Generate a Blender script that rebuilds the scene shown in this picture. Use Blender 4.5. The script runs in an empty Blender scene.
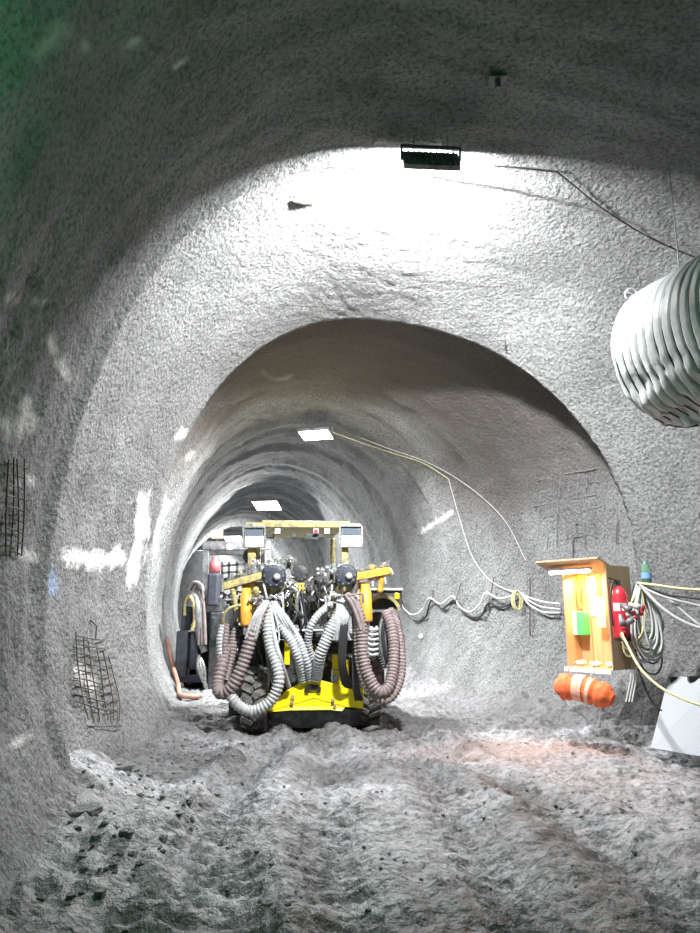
# lamp strengths (W), ambient and exposure
P1, P2, P3, P4, P0 = 980, 900, 850, 950, 1
PG, PC, PC2, PW, EXPO = 48, 19, 12, .008, 0.28
import bpy, math, random
import numpy as np
from mathutils import Vector, Matrix
from mathutils.bvhtree import BVHTree
random.seed(7); rng = np.random.RandomState(7)
PI = math.pi; R = math.radians
S = bpy.context.scene; COL = S.collection
PITCH = R(11.9); F = 700.0; CZ = 1.6
# ------------------------------------------------------------------ camera
cam = bpy.data.cameras.new('camera'); camo = bpy.data.objects.new('camera', cam); COL.objects.link(camo)
camo.location = (0, 0, CZ); camo.rotation_euler = (PI/2 + PITCH, 0, 0)
cam.sensor_fit = 'VERTICAL'; cam.sensor_height = 24; cam.lens = 24*F/933; cam.clip_end = 300
S.camera = camo

def ray(px, py):
    u = (px-350)/F; v = (466.5-py)/F
    return Vector((u, math.cos(PITCH)-v*math.sin(PITCH), math.sin(PITCH)+v*math.cos(PITCH)))
def at(px, py, Y):
    d = ray(px, py); t = Y/d.y
    return Vector((d.x*t, Y, CZ+d.z*t))
def proj(P):      # numpy array N,3 -> px,py,depth
    x = P[:,0]; y = P[:,1]; z = P[:,2]-CZ
    dep = y*math.cos(PITCH)+z*math.sin(PITCH); up = z*math.cos(PITCH)-y*math.sin(PITCH)
    d = np.where(dep > .2, dep, .2)
    return 350+F*x/d, 466.5-F*up/d, dep

# ------------------------------------------------------------------ noise
def _h(i, j, k, seed):
    n = (i*374761393 + j*668265263 + k*2147483647 + seed*144665) & 0xffffffff
    n = ((n ^ (n >> 13))*1274126177) & 0xffffffff
    n = ((n ^ (n >> 16))*2246822519) & 0xffffffff
    return ((n ^ (n >> 15)) & 0xffffff)/float(0xffffff)
def vn(P, sc, seed=0):
    Q = P*np.array(sc if hasattr(sc, '__len__') else (sc, sc, sc)); f = np.floor(Q).astype(np.int64); w = Q-f; w = w*w*(3-2*w)
    out = 0
    for a in (0, 1):
        for b in (0, 1):
            for c in (0, 1):
                wt = (w[:,0] if a else 1-w[:,0])*(w[:,1] if b else 1-w[:,1])*(w[:,2] if c else 1-w[:,2])
                out = out + wt*_h(f[:,0]+a, f[:,1]+b, f[:,2]+c, seed)
    return out*2-1
def fbm(P, sc, o=3, seed=0):
    s = 0; a = 1; sc = np.array(sc if hasattr(sc, '__len__') else (sc, sc, sc), float)
    for k in range(o): s = s+a*vn(P, sc*2**k, seed+k*17); a *= .5
    return s
def sst(x, a, b):
    t = np.clip((x-a)/(b-a), 0, 1); return t*t*(3-2*t)

# ------------------------------------------------------------------ materials
def mat(name, col, rough=.6, metal=0, noise=None, bump=None, emit=None, alpha=None):
    m = bpy.data.materials.new(name); m.use_nodes = True; nt = m.node_tree; b = nt.nodes['Principled BSDF']
    b.inputs['Base Color'].default_value = (*col, 1); b.inputs['Roughness'].default_value = rough; b.inputs['Metallic'].default_value = metal
    if noise or bump: tc = nt.nodes.new('ShaderNodeTexCoord')
    if noise:   # (scale, colour2, lo, hi[, stretch])
        n = nt.nodes.new('ShaderNodeTexNoise'); n.inputs['Scale'].default_value = noise[0]; n.inputs['Detail'].default_value = 5
        n.inputs['Roughness'].default_value = .65
        mp = nt.nodes.new('ShaderNodeMapping'); mp.inputs['Scale'].default_value = noise[4] if len(noise) > 4 else (1, 1, 1)
        nt.links.new(tc.outputs['Object'], mp.inputs[0]); nt.links.new(mp.outputs[0], n.inputs['Vector'])
        r = nt.nodes.new('ShaderNodeValToRGB'); r.color_ramp.elements[0].position = noise[2]; r.color_ramp.elements[1].position = noise[3]
        r.color_ramp.elements[0].color = (*noise[1], 1); r.color_ramp.elements[1].color = (*col, 1)
        nt.links.new(n.outputs['Fac'], r.inputs[0]); nt.links.new(r.outputs[0], b.inputs['Base Color'])
    if bump:    # (scale, strength, distance)
        n = nt.nodes.new('ShaderNodeTexNoise'); n.inputs['Scale'].default_value = bump[0]; n.inputs['Detail'].default_value = 3
        nt.links.new(tc.outputs['Object'], n.inputs['Vector'])
        bb = nt.nodes.new('ShaderNodeBump'); bb.inputs['Strength'].default_value = bump[1]; bb.inputs['Distance'].default_value = bump[2]
        nt.links.new(n.outputs['Fac'], bb.inputs['Height']); nt.links.new(bb.outputs[0], b.inputs['Normal'])
    if emit:
        b.inputs['Emission Color'].default_value = (*emit[0], 1); b.inputs['Emission Strength'].default_value = emit[1]
    return m

def shotcrete(name, base, ground=False):
    m = bpy.data.materials.new(name); m.use_nodes = True; nt = m.node_tree; N = nt.nodes; L = nt.links; b = N['Principled BSDF']
    b.inputs['Roughness'].default_value = .85 if not ground else .6
    tc = N.new('ShaderNodeTexCoord')
    def noise(sc, det, rough=.6, vec=None):
        n = N.new('ShaderNodeTexNoise'); n.inputs['Scale'].default_value = sc; n.inputs['Detail'].default_value = det
        n.inputs['Roughness'].default_value = rough; L.new(vec or tc.outputs['Object'], n.inputs['Vector']); return n.outputs['Fac']
    def ramp(f, p0, c0, p1, c1):
        r = N.new('ShaderNodeValToRGB'); e = r.color_ramp.elements; e[0].position = p0; e[1].position = p1
        e[0].color = (*c0, 1); e[1].color = (*c1, 1); L.new(f, r.inputs[0]); return r.outputs[0]
    def mix(f, a, c, mode='MIX'):
        x = N.new('ShaderNodeMix'); x.data_type = 'RGBA'; x.blend_type = mode
        if isinstance(f, float): x.inputs[0].default_value = f
        else: L.new(f, x.inputs[0])
        for s, v in ((6, a), (7, c)):
            if isinstance(v, tuple): x.inputs[s].default_value = (*v, 1)
            else: L.new(v, x.inputs[s])
        return x.outputs[2]
    g = base
    big = ramp(noise(.9, 5), .3, tuple(c*.72 for c in g), .7, tuple(min(1, c*1.2) for c in g))
    spk = ramp(noise(26 if not ground else 14, 4, .7), .36, (.42, .42, .42), .55, (1, 1, 1))
    c = mix(1.0, big, spk, 'MULTIPLY')
    at_ = N.new('ShaderNodeAttribute'); at_.attribute_name = 'stain_and_light'; sp = N.new('ShaderNodeSeparateColor'); L.new(at_.outputs['Color'], sp.inputs[0])
    if ground:
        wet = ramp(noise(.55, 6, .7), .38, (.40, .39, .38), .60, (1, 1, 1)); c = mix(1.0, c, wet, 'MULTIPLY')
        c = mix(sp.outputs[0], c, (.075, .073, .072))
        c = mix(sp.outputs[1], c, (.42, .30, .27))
    else:
        c = mix(sp.outputs[0], c, (.85, .85, .84))
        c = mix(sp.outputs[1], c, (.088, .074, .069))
        c = mix(sp.outputs[2], c, (.25, .38, .62))
    L.new(c, b.inputs['Base Color'])
    # relief: sprayed grain
    v = N.new('ShaderNodeTexVoronoi'); v.inputs['Scale'].default_value = 17 if not ground else 11; v.feature = 'SMOOTH_F1'
    L.new(tc.outputs['Object'], v.inputs['Vector'])
    n1 = noise(22 if not ground else 9, 5, .62)
    a1 = N.new('ShaderNodeMath'); a1.operation = 'MULTIPLY_ADD'; L.new(v.outputs['Distance'], a1.inputs[0]); a1.inputs[1].default_value = -.35; L.new(n1, a1.inputs[2])
    bp = N.new('ShaderNodeBump'); bp.inputs['Strength'].default_value = 1; bp.inputs['Distance'].default_value = .055 if not ground else .10
    L.new(a1.outputs[0], bp.inputs['Height']); L.new(bp.outputs[0], b.inputs['Normal'])
    return m

M = {}
M['shot'] = shotcrete('sprayed_concrete', (.245, .25, .253))
M['muck'] = shotcrete('crushed_rock_muck', (.36, .37, .388), True)
M['yellow'] = mat('machine_yellow', (.95, .76, .01), .4, noise=(9, (.5, .40, .06), .28, .38))
M['dull_yellow'] = mat('dusty_yellow', (.50, .42, .16), .6, noise=(14, (.20, .18, .12), .35, .6))
M['amber'] = mat('amber_paint', (.72, .36, .04), .5, noise=(12, (.3, .18, .06), .3, .5))
M['dark'] = mat('dark_steel', (.035, .038, .042), .5, .2, noise=(10, (.10, .10, .10), .3, .6))
M['navy'] = mat('dark_blue_steel', (.025, .033, .05), .55, noise=(8, (.06, .065, .08), .35, .6))
M['steel'] = mat('bright_steel', (.55, .55, .56), .35, .7, noise=(22, (.18, .18, .18), .35, .6))
M['grey'] = mat('grey_steel', (.22, .225, .235), .5, .2, noise=(9, (.10, .10, .10), .35, .6))
M['rubber'] = mat('tyre_rubber', (.05, .05, .052), .85, noise=(9, (.15, .145, .14), .45, .6))
M['hose_grey'] = mat('grey_hose', (.46, .47, .48), .5, noise=(14, (.28, .28, .28), .3, .65))
M['hose_white'] = mat('pale_hose', (.50, .52, .54), .5, noise=(14, (.30, .30, .31), .3, .65))
M['hose_black'] = mat('black_hose', (.03, .03, .033), .45)
M['hose_brown'] = mat('brown_sleeve', (.27, .22, .215), .65, noise=(12, (.16, .13, .13), .3, .65))
M['white'] = mat('white_paint', (.82, .82, .82), .4)
M['rust'] = mat('rusty_rebar', (.07, .06, .055), .8, .3, noise=(18, (.14, .12, .11), .4, .6))
M['glass'] = mat('lamp_glass', (.12, .15, .19), .15)
M['red'] = mat('red_paint', (.52, .03, .05), .35)
M['red_lens'] = mat('red_lens', (.55, .02, .04), .3, emit=((1, .1, .15), .6))
M['wood'] = mat('plywood', (.62, .40, .20), .6, noise=(3, (.46, .27, .12), .3, .7, (9, 9, .8)))
M['ply'] = mat('raw_plywood', (.46, .34, .21), .7, noise=(3, (.34, .24, .14), .3, .7, (9, 9, .8)))
M['orange'] = mat('orange_canvas', (.86, .17, .05), .7, bump=(16, .6, .03))
M['sheet'] = mat('canvas_stripe', (.88, .48, .36), .7, bump=(16, .5, .02))
M['green'] = mat('green_plastic', (.08, .68, .16), .4)
M['paper'] = mat('paper', (.86, .84, .78), .8)
M['pinkpaper'] = mat('pink_paper', (.86, .42, .34), .8)
M['yel_paper'] = mat('yellow_paper', (.88, .78, .06), .8)
M['board'] = mat('pale_board', (.38, .41, .45), .55, noise=(3, (.38, .40, .43), .3, .6))
M['black'] = mat('black_plastic', (.02, .02, .02), .5)
M['cable_grey'] = mat('grey_cable', (.52, .53, .52), .5)
M['cable_black'] = mat('black_cable_shadow', (.03, .03, .03), .5)
M['cable_yellow'] = mat('yellow_cable', (.72, .66, .36), .5)
M['cable_olive'] = mat('olive_cable', (.55, .52, .28), .5)
M['duct'] = mat('duct_fabric', (.50, .52, .53), .35, noise=(4, (.42, .43, .44), .3, .6), bump=(7, .5, .03))
M['bottle'] = mat('green_bottle', (.25, .50, .35), .15)
M['bottle'].node_tree.nodes['Principled BSDF'].inputs['Transmission Weight'].default_value = .6
M['blue'] = mat('blue_label', (.2, .35, .75), .5)
M['emit'] = mat('led_diffuser', (.9, .9, .9), .4, emit=((.92, .97, 1), 14))
M['emit_soft'] = mat('work_light_lens', (.9, .9, .9), .4, emit=((.92, .97, 1), 1.6))
M['emit_warm'] = mat('warm_tube', (.95, .8, .75), .4, emit=((1, .72, .62), 8))
M['emit_green'] = mat('green_lens', (.1, .8, .3), .4, emit=((.05, 1, .35), 2))

# ------------------------------------------------------------------ mesh builder
def tagp(o, label=None, cat=None, group=None, kind=None):
    if label: o['label'] = label
    if cat: o['category'] = cat
    if group: o['group'] = group
    if kind: o['kind'] = kind
    return o
def empty(name, loc, label=None, cat=None, group=None):
    o = bpy.data.objects.new(name, None); COL.objects.link(o); o.location = loc; o.empty_display_size = .1
    return tagp(o, label, cat, group)
def base_of(o):
    b = Vector((0, 0, 0))
    while o: b = b+Vector(o.location); o = o.parent
    return b
def frames(pts):
    T = []
    n = len(pts)
    for i in range(n):
        a = pts[max(i-1, 0)]; b = pts[min(i+1, n-1)]; d = b-a
        T.append(d.normalized() if d.length > 1e-9 else Vector((0, 0, 1)))
    up = Vector((0, 0, 1)) if abs(T[0].z) < .9 else Vector((1, 0, 0))
    X = T[0].cross(up).normalized(); out = []
    for t in T:
        X = (X - t*X.dot(t))
        X = X.normalized() if X.length > 1e-6 else t.orthogonal().normalized()
        out.append((X, t.cross(X).normalized(), t))
    return out
def spline(pts, n=8):
    P = [Vector(p) for p in pts]
    if len(P) < 3:
        return [P[0].lerp(P[-1], i/n) for i in range(n+1)]
    out = []
    for i in range(len(P)-1):
        p0 = P[i-1] if i else P[0]*2-P[1]; p1 = P[i]; p2 = P[i+1]; p3 = P[i+2] if i+2 < len(P) else P[-1]*2-P[-2]
        for k in range(n):
            t = k/n; out.append(.5*((2*p1)+(p2-p0)*t+(2*p0-5*p1+4*p2-p3)*t*t+(3*p1-p0-3*p2+p3)*t**3))
    out.append(P[-1]); return out
def resample(pts, step):
    out = [pts[0].copy()]; acc = 0
    for a, b in zip(pts, pts[1:]):
        L = (b-a).length
        if L < 1e-9: continue
        d = step-acc
        while d <= L: out.append(a.lerp(b, d/L)); d += step
        acc = L-(d-step)
    if (out[-1]-pts[-1]).length > step*.3: out.append(pts[-1].copy())
    return out
class MB:
    def __init__(s): s.v = []; s.f = []; s.sm = []
    def add(s, v, f, sm=False):
        o = len(s.v); s.v += [Vector(x) for x in v]; s.f += [tuple(o+i for i in q) for q in f]; s.sm += [sm]*len(f); return s
    def box(s, c, size, rot=None):
        hx, hy, hz = size[0]/2, size[1]/2, size[2]/2; c = Vector(c)
        v = [Vector((x, y, z)) for x in (-hx, hx) for y in (-hy, hy) for z in (-hz, hz)]
        if rot is not None: v = [rot @ q for q in v]
        return s.add([q+c for q in v], [(0,1,3,2),(4,6,7,5),(0,4,5,1),(2,3,7,6),(0,2,6,4),(1,5,7,3)])
    def bar(s, a, b, w, h=None, up=(0, 0, 1)):
        a = Vector(a); b = Vector(b); h = h or w; t = (b-a); L = t.length; t.normalize(); u = Vector(up)
        if abs(t.dot(u)) > .98: u = Vector((0, 1, 0))
        x = t.cross(u).normalized(); z = x.cross(t)
        return s.box((a+b)/2, (w, L, h), Matrix((x, t, z)).transposed())
    def tube(s, pts, r, n=10, caps=True, rf=None):
        pts = [Vector(p) for p in pts]; fr = frames(pts); v = []; f = []
        for i, (p, (X, Y, T)) in enumerate(zip(pts, fr)):
            rr = rf(i) if rf else (r[i] if hasattr(r, '__len__') else r)
            for k in range(n):
                a = 2*PI*k/n; v.append(p+(X*math.cos(a)+Y*math.sin(a))*rr)
        for i in range(len(pts)-1):
            for k in range(n): f.append((i*n+k, i*n+(k+1) % n, (i+1)*n+(k+1) % n, (i+1)*n+k))
        s.add(v, f, True)
        if caps:
            m = len(pts)
            s.add(v[:n], [tuple(range(n-1, -1, -1))]); s.add(v[(m-1)*n:], [tuple(range(n))])
        return s
    def cyl(s, a, b, r, n=20, r2=None):
        return s.tube([a, b], [r, r if r2 is None else r2], n)
    def lathe(s, a, ax, prof, n=24):     # prof [(h, r)]
        a = Vector(a); ax = Vector(ax).normalized(); X = ax.orthogonal().normalized(); Y = ax.cross(X); v = []; f = []
        for h, r in prof:
            for k in range(n):
                t = 2*PI*k/n; v.append(a+ax*h+(X*math.cos(t)+Y*math.sin(t))*max(r, 1e-4))
        for i in range(len(prof)-1):
            for k in range(n): f.append((i*n+k, i*n+(k+1) % n, (i+1)*n+(k+1) % n, (i+1)*n+k))
        return s.add(v, f, True)
    def prism(s, poly, d):   # poly list of Vector, extruded by vector d
        n = len(poly); d = Vector(d); v = [Vector(p) for p in poly]+[Vector(p)+d for p in poly]
        f = [tuple(range(n-1, -1, -1)), tuple(range(n, 2*n))]+[(i, (i+1) % n, n+(i+1) % n, n+i) for i in range(n)]
        return s.add(v, f)
    def ball(s, c, r, n=12, sq=(1, 1, 1)):
        c = Vector(c); v = []; f = []; m = n//2
        for i in range(m+1):
            th = PI*i/m
            for k in range(n):
                a = 2*PI*k/n; v.append(c+Vector((r*sq[0]*math.sin(th)*math.cos(a), r*sq[1]*math.sin(th)*math.sin(a), r*sq[2]*math.cos(th))))
        for i in range(m):
            for k in range(n): f.append((i*n+k, (i+1)*n+k, (i+1)*n+(k+1) % n, i*n+(k+1) % n))
        return s.add(v, f, True)
    def build(s, name, m, parent=None, bevel=0, label=None, cat=None, group=None, kind=None):
        if parent is not None: b = base_of(parent)
        else:
            b = sum(s.v, Vector())/len(s.v); b.z = min(v.z for v in s.v)
        me = bpy.data.meshes.new(name); me.from_pydata([v-b for v in s.v], [], s.f); me.update()
        me.polygons.foreach_set('use_smooth', s.sm); me.materials.append(m)
        o = bpy.data.objects.new(name, me); COL.objects.link(o)
        if parent is not None: o.parent = parent
        else: o.location = b
        import bmesh
        bm = bmesh.new(); bm.from_mesh(me); bmesh.ops.recalc_face_normals(bm, faces=bm.faces); bm.to_mesh(me); bm.free()
        if bevel:
            md = o.modifiers.new('bevel', 'BEVEL'); md.width = bevel; md.segments = 2; md.limit_method = 'ANGLE'
        return tagp(o, label, cat, group, kind)
def ribtube(mb, pts, r, pitch=.035, n=12, depth=.12):
    pitch *= .8
    p = resample(spline(pts, 12), pitch/4)
    return mb.tube(p, r, n, rf=lambda i: r*(1+depth*(0, 1, 1, 0)[i % 4]-depth*(.9 if i % 4 == 3 else 0)))

# ------------------------------------------------------------------ tunnel rings
# s(Y-like key), cx, cy, yaw, aL, aR, bTop, nR
K = np.array([
 (-6.0, 1.30, -6.0,  6, 3.05, 6.0, 4.60, 2.8),
 ( 3.5, 0.80,  3.6, 10, 3.08, 6.0, 4.60, 2.8),
 ( 6.5, 0.42,  6.6, 13, 3.12, 6.0, 4.52, 2.9),
 ( 6.72,0.40,  6.8, 14, 3.07, 6.0, 4.46, 3.0),
 ( 6.90, 0.38,  7.0, 13, 3.50, 6.0, 4.55, 3.0),
 ( 8.4, 0.25,  8.4,  9, 3.22, 5.2, 4.36, 2.7),
 ( 9.9, 0.10, 10.0,  3, 2.93, 4.1, 4.10, 2.1),
 (10.05,0.07, 10.15, 3, 3.18, 4.40, 4.50, 2.5),
 (10.6, 0.00, 10.6,  4, 3.30, 4.25, 4.55, 2.5),
 (12.0,-0.25, 12.0,  8, 3.30, 3.72, 4.34, 2.3),
 (14.6,-0.80, 14.6, 12, 3.18, 3.1, 4.00, 2.0),
 (24.8,-2.95, 24.8, 14, 3.00, 2.9, 4.00, 2.0),
 (37.0,-6.20, 37.0, 20, 2.85, 2.9, 4.00, 2.0),
 (44.0,-9.80, 43.5, 36, 2.85, 2.9, 4.00, 2.0),
 (52.0,-16.0, 49.0, 52, 2.85, 2.9, 4.00, 2.0),
 (62.0,-25.0, 54.0, 62, 2.85, 2.9, 4.00, 2.0),
 (80.0,-42.0, 60.0, 70, 2.85, 2.9, 4.00, 2.0)])
def key(s): return [np.interp(s, K[:,0], K[:,i]) for i in range(1, 8)]
ss = np.concatenate([np.arange(-6, 2, .25), np.arange(2, 4, .08), np.arange(4, 12, .045), np.arange(12, 16, .07), np.arange(16, 30, .14), np.arange(30, 80, .5)])
ZC = 1.9; BLOW = 3.4
NT = 340
phi = np.linspace(R(-44), R(224), NT)     # 0 = right, 90 = top, 180 = left
G = np.zeros((len(ss), NT, 3)); 
for i, s in enumerate(ss):
    cx, cy, yaw, aL, aR, b, nR = key(s); y = R(yaw); sx, sy = math.cos(y), math.sin(y)
    c = np.cos(phi); sn = np.sin(phi)
    n = np.where(c > 0, nR, 2.05)
    low = sn < 0; n = np.where(low, 2.0, n)
    u = np.where(c > 0, aR, aL)*np.sign(c)*np.abs(c)**(2/n)
    z = ZC+np.where(low, BLOW, b)*np.sign(sn)*np.abs(sn)**(2/n)
    G[i,:,0] = cx+u*sx; G[i,:,1] = cy+u*sy; G[i,:,2] = z
C3 = np.stack([np.interp(ss, K[:,0], K[:,1]), np.interp(ss, K[:,0], K[:,2]), np.full(len(ss), ZC)], 1)
inw = C3[:,None,:]-G; inw /= np.linalg.norm(inw, axis=2, keepdims=True)
Pf = G.reshape(-1, 3); SS = np.repeat(ss, NT); PH = np.tile(phi, len(ss))
low_amp = np.where(SS > 9.5, .7, 1)
vault = 1-.75*sst(SS, 6.2, 6.8)*(1-sst(SS, 9.9, 10.2))*sst(np.sin(PH), .3, .7)
disp = .045*fbm(Pf, .9, 3, 1)*low_amp*vault + .014*fbm(Pf, 4.5, 3, 5)*vault + .012*vn(Pf, 14, 9)
wob = SS+.25*vn(Pf, .7, 3)
disp += (.016*np.sin(2*PI*wob/.85)*(.5+.5*vn(Pf, .4, 31)) + .008*np.sin(2*PI*wob/.42+2))*vault
disp += .05*np.abs(np.sin(PI*wob/1.35))*np.where(SS > 10, 1, .0)
Pf = Pf+inw.reshape(-1, 3)*disp[:,None]
G = Pf.reshape(len(ss), NT, 3)
# stains (efflorescence streaks and patches on the concrete), laid along the surface
px, py, dep = proj(Pf)
stain_and_light = np.zeros((len(Pf), 4)); stain_and_light[:,3] = 1
def near_line(pts, w):
    d = np.full(len(Pf), 1e9)
    for (x0, y0), (x1, y1) in zip(pts, pts[1:]):
        vx, vy = x1-x0, y1-y0; L = vx*vx+vy*vy+1e-9
        t = np.clip(((px-x0)*vx+(py-y0)*vy)/L, 0, 1); d = np.minimum(d, np.hypot(px-x0-t*vx, py-y0-t*vy))
    return d/w
jit = 1+.7*vn(Pf, 9, 77)
def st(pts, w, smin, smax, ch=0, a=1):
    m = (SS > smin) & (SS < smax) & (dep > .5)
    val = np.clip(1.6-near_line(pts, w)*jit, 0, 1)*a
    stain_and_light[:,ch] = np.where(m, np.maximum(stain_and_light[:,ch], val), stain_and_light[:,ch])
st([(68, 556), (80, 558), (100, 559), (122, 558)], 5.5, 6.9, 9.8)
for x in range(68, 124, 5): st([(x, 552), (x, 562+random.random()*10)], 1.6, 6.9, 9.8)
st([(143, 500), (141, 530), (134, 560), (132, 578)], 5, 8.5, 10.1)
st([(184, 432), (180, 436)], 4, 8.5, 10.1)
for p in ([(152, 510), (150, 535)], [(167, 503), (166, 530)], [(158, 520), (157, 560)], [(192, 452), (188, 458)]): st(p, 2.5, 10.1, 14)
st([(50, 340), (54, 352), (62, 366), (72, 378)], 3, 4, 6.9, 0, .7)
st([(0, 420), (12, 428), (28, 422)], 6, 3, 6.9, 0, .6); st([(26, 405), (28, 425)], 5, 3, 6.9, 0, .6)
st([(20, 480), (32, 481)], 3, 3, 6.9, 0, .6); st([(20, 552), (35, 556)], 4, 3, 6.9, 0, .6)
st([(0, 755), (12, 748), (24, 735), (30, 732)], 2.2, 3, 6.9, 0, .8)
st([(40, 52), (52, 42), (64, 30)], 5, 0, 6.5, 0, .35); st([(130, 42), (142, 38)], 2, 0, 6.5, 0, .6); st([(176, 66), (184, 60)], 2, 0, 6.5, 0, .7); st([(80, 50), (84, 46)], 2, 0, 6.5, 0, .5)
st([(10, 300), (50, 302)], 1.5, 0, 6.9, 0, .6); st([(0, 298), (28, 294)], 1.2, 0, 6.9, 0, .4)
st([(422, 532), (440, 520), (452, 512), (462, 510)], 1.5, 14, 40, 0, .6); st([(262, 372), (275, 380), (290, 377)], 1.5, 10.1, 14, 0, .4)
st([(50, 572), (52, 590)], 5, 6.9, 9, 2, .5); st([(80, 668), (88, 678), (92, 690)], 5, 6.9, 9, 0, .8)
# mostly lip shade painted into the brownish concrete inside the portal, fading low down
lip_shade = sst(SS, 10.05, 10.3)*(1-sst(SS+.8*vn(Pf, .8, 55), 12.8, 14.4))*sst(np.sin(PH)+.15*vn(Pf, 1.3, 56)+.12*(np.cos(PH) > 0), .32, .66)
stain_and_light[:,1] = np.maximum(stain_and_light[:,1], .8*lip_shade)
# full-grid normals so the split pieces shade as one skin
dS = np.gradient(G, axis=0); dT = np.gradient(G, axis=1); NN = np.cross(dS, dT); NN /= np.maximum(np.linalg.norm(NN, axis=2, keepdims=True), 1e-9)
if (NN*inw).sum() < 0: NN = -NN; flip = True
else: flip = False
def piece(name, k0, k1, label=None):
    sub = G[:, k0:k1+1].reshape(-1, 3); nn = NN[:, k0:k1+1].reshape(-1, 3); w = k1-k0+1; n = len(ss)
    i, k = np.meshgrid(np.arange(n-1), np.arange(w-1), indexing='ij'); a = (i*w+k).ravel()
    q = np.stack([a, a+w, a+w+1, a+1], 1)
    if flip: q = q[:, ::-1]
    me = bpy.data.meshes.new(name); me.from_pydata(sub.tolist(), [], q.tolist()); me.update()
    me.polygons.foreach_set('use_smooth', np.ones(len(q), bool)); me.normals_split_custom_set_from_vertices(nn.tolist())
    ca = me.color_attributes.new('stain_and_light', 'FLOAT_COLOR', 'POINT'); ca.data.foreach_set('color', stain_and_light.reshape(len(ss), NT, 4)[:, k0:k1+1].reshape(-1))
    me.materials.append(M['shot']); o = bpy.data.objects.new(name, me); COL.objects.link(o); o['kind'] = 'structure'; return o
kr = int(np.argmin(abs(phi-R(28)))); kl = int(np.argmin(abs(phi-R(152))))
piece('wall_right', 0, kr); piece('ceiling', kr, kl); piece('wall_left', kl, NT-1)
lin_q = []
sub = 2; Gi = G[::1, ::2]; w_ = Gi.shape[1]; n_ = Gi.shape[0]
for i in range(n_-1):
    if ss[i] > 30: break
    for k in range(w_-1): lin_q.append((i*w_+k, (i+1)*w_+k, (i+1)*w_+k+1, i*w_+k+1))
BVH = BVHTree.FromPolygons([tuple(v) for v in Gi.reshape(-1, 3)], lin_q)
def on_wall(px_, py_, off=0.0):
    d = ray(px_, py_).normalized(); h = BVH.ray_cast(camo.location, d)
    if h[0] is None: return at(px_, py_, 9)
    n = h[1].normalized()
    if n.dot(d) > 0: n = -n
    return h[0]+n*off

# ------------------------------------------------------------------ floor
fs = np.concatenate([np.arange(-6, 2, .25), np.arange(2, 13, .045), np.arange(13, 18, .09), np.arange(18, 30, .2), np.arange(30, 80, .6)])
NU = 300; t = np.linspace(-1, 1, NU)
FG = np.zeros((len(fs), NU, 3)); UU = np.zeros((len(fs), NU)); AA = np.zeros((len(fs), NU))
for i, s in enumerate(fs):
    cx, cy, yaw, aL, aR, b, nR = key(s); y = R(yaw)
    u = np.where(t < 0, aL*t, aR*t)*.97; FG[i,:,0] = cx+u*math.cos(y); FG[i,:,1] = cy+u*math.sin(y); UU[i] = u; AA[i] = np.where(t < 0, aL, aR)
FP = FG.reshape(-1, 3).copy(); U = UU.ravel(); SF = np.repeat(fs, NU); A = AA.ravel(); r_ = np.abs(U)/A
z = .035*fbm(FP, 1.1, 3, 11)+.03*fbm(FP, 4, 3, 13)
rg = np.abs(vn(FP, (7, 5, 1), 21)); z += .05*(.5-rg)*np.clip(.6+vn(FP, .6, 22), 0, 1.4)
z += .02*fbm(FP, 13, 2, 23)
# wheel ruts running from the machine towards the camera
def rut(x0, x1, w, d):
    global z
    xc = x0+(x1-x0)*(FP[:,1]-3)/7.5+.12*np.sin(FP[:,1]*.9+x0)
    q = (FP[:,0]-xc)/w; m = (FP[:,1] < 11)
    z = z-1.4*np.where(m, d*np.exp(-q*q)-d*.6*np.exp(-(np.abs(q)-1.7)**2*2.5), 0)
    lug = np.where(m & (np.abs(q) < 1), .026*np.sin(FP[:,1]*2*PI/.17+np.abs(q)*2.5), 0); z = z+lug
rut(-.55, -1.35, .22, .06); rut(1.2, .35, .22, .05); rut(.2, -.6, .2, .045); rut(2.2, .9, .24, .05); rut(-1.2, -.9, .2, .04)
# loose muck heaped along the walls
bl = sst(r_+.06*vn(FP, 1.4, 41), .66, 1.0)
hL = np.interp(SF, [-6, 3.5, 5.0, 6.5, 7.6, 10, 14], [.1, .05, .12, .42, .36, .10, .12]); hR = np.interp(SF, [0, 8, 9.5, 12, 16, 24], [.10, .14, .20, .36, .35, .2])
z += bl*np.where(U < 0, hL, hR)*(1+.12*fbm(FP, 2, 2, 43))
z += .10*sst(-U, 1.7, 2.4)*np.clip(vn(FP, 1.7, 47)+.3, 0, 1)*(SF < 8)
FP[:,2] = z
fst = np.zeros((len(FP), 4)); fst[:,3] = 1
fst[:,0] = np.clip(.75*(1-sst(FP[:,1]+.6*vn(FP, .9, 66), 3.9, 4.9))+(sst(bl+.3*vn(FP, 2.2, 61), .25, .7)*(U < 0)*(SF < 7.2))*.8 + .55*sst(vn(FP, (1.3, .5, 1), 62)+.3*vn(FP, 6, 63), .35, .7)*(SF < 9), 0, .85)  # lamp fall-off painted dark near the camera, plus dark muck on left berm and patches
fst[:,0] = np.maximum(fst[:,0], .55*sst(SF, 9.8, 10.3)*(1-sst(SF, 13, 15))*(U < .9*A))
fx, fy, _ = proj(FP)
fst[:,1] = np.clip(1-np.hypot((fx-530)/130, (fy-752)/16), 0, 1)**.7*.75*(.7+.3*vn(FP, 5, 71))*(FP[:,1] > 5)  # pink glow of the cabinet tube painted onto the floor
i, k = np.meshgrid(np.arange(len(fs)-1), np.arange(NU-1), indexing='ij'); a = (i*NU+k).ravel()
q = np.stack([a, a+1, a+NU+1, a+NU], 1)
me = bpy.data.meshes.new('floor'); me.from_pydata(FP.tolist(), [], q.tolist()); me.update(); me.polygons.foreach_set('use_smooth', np.ones(len(q), bool))
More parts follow.
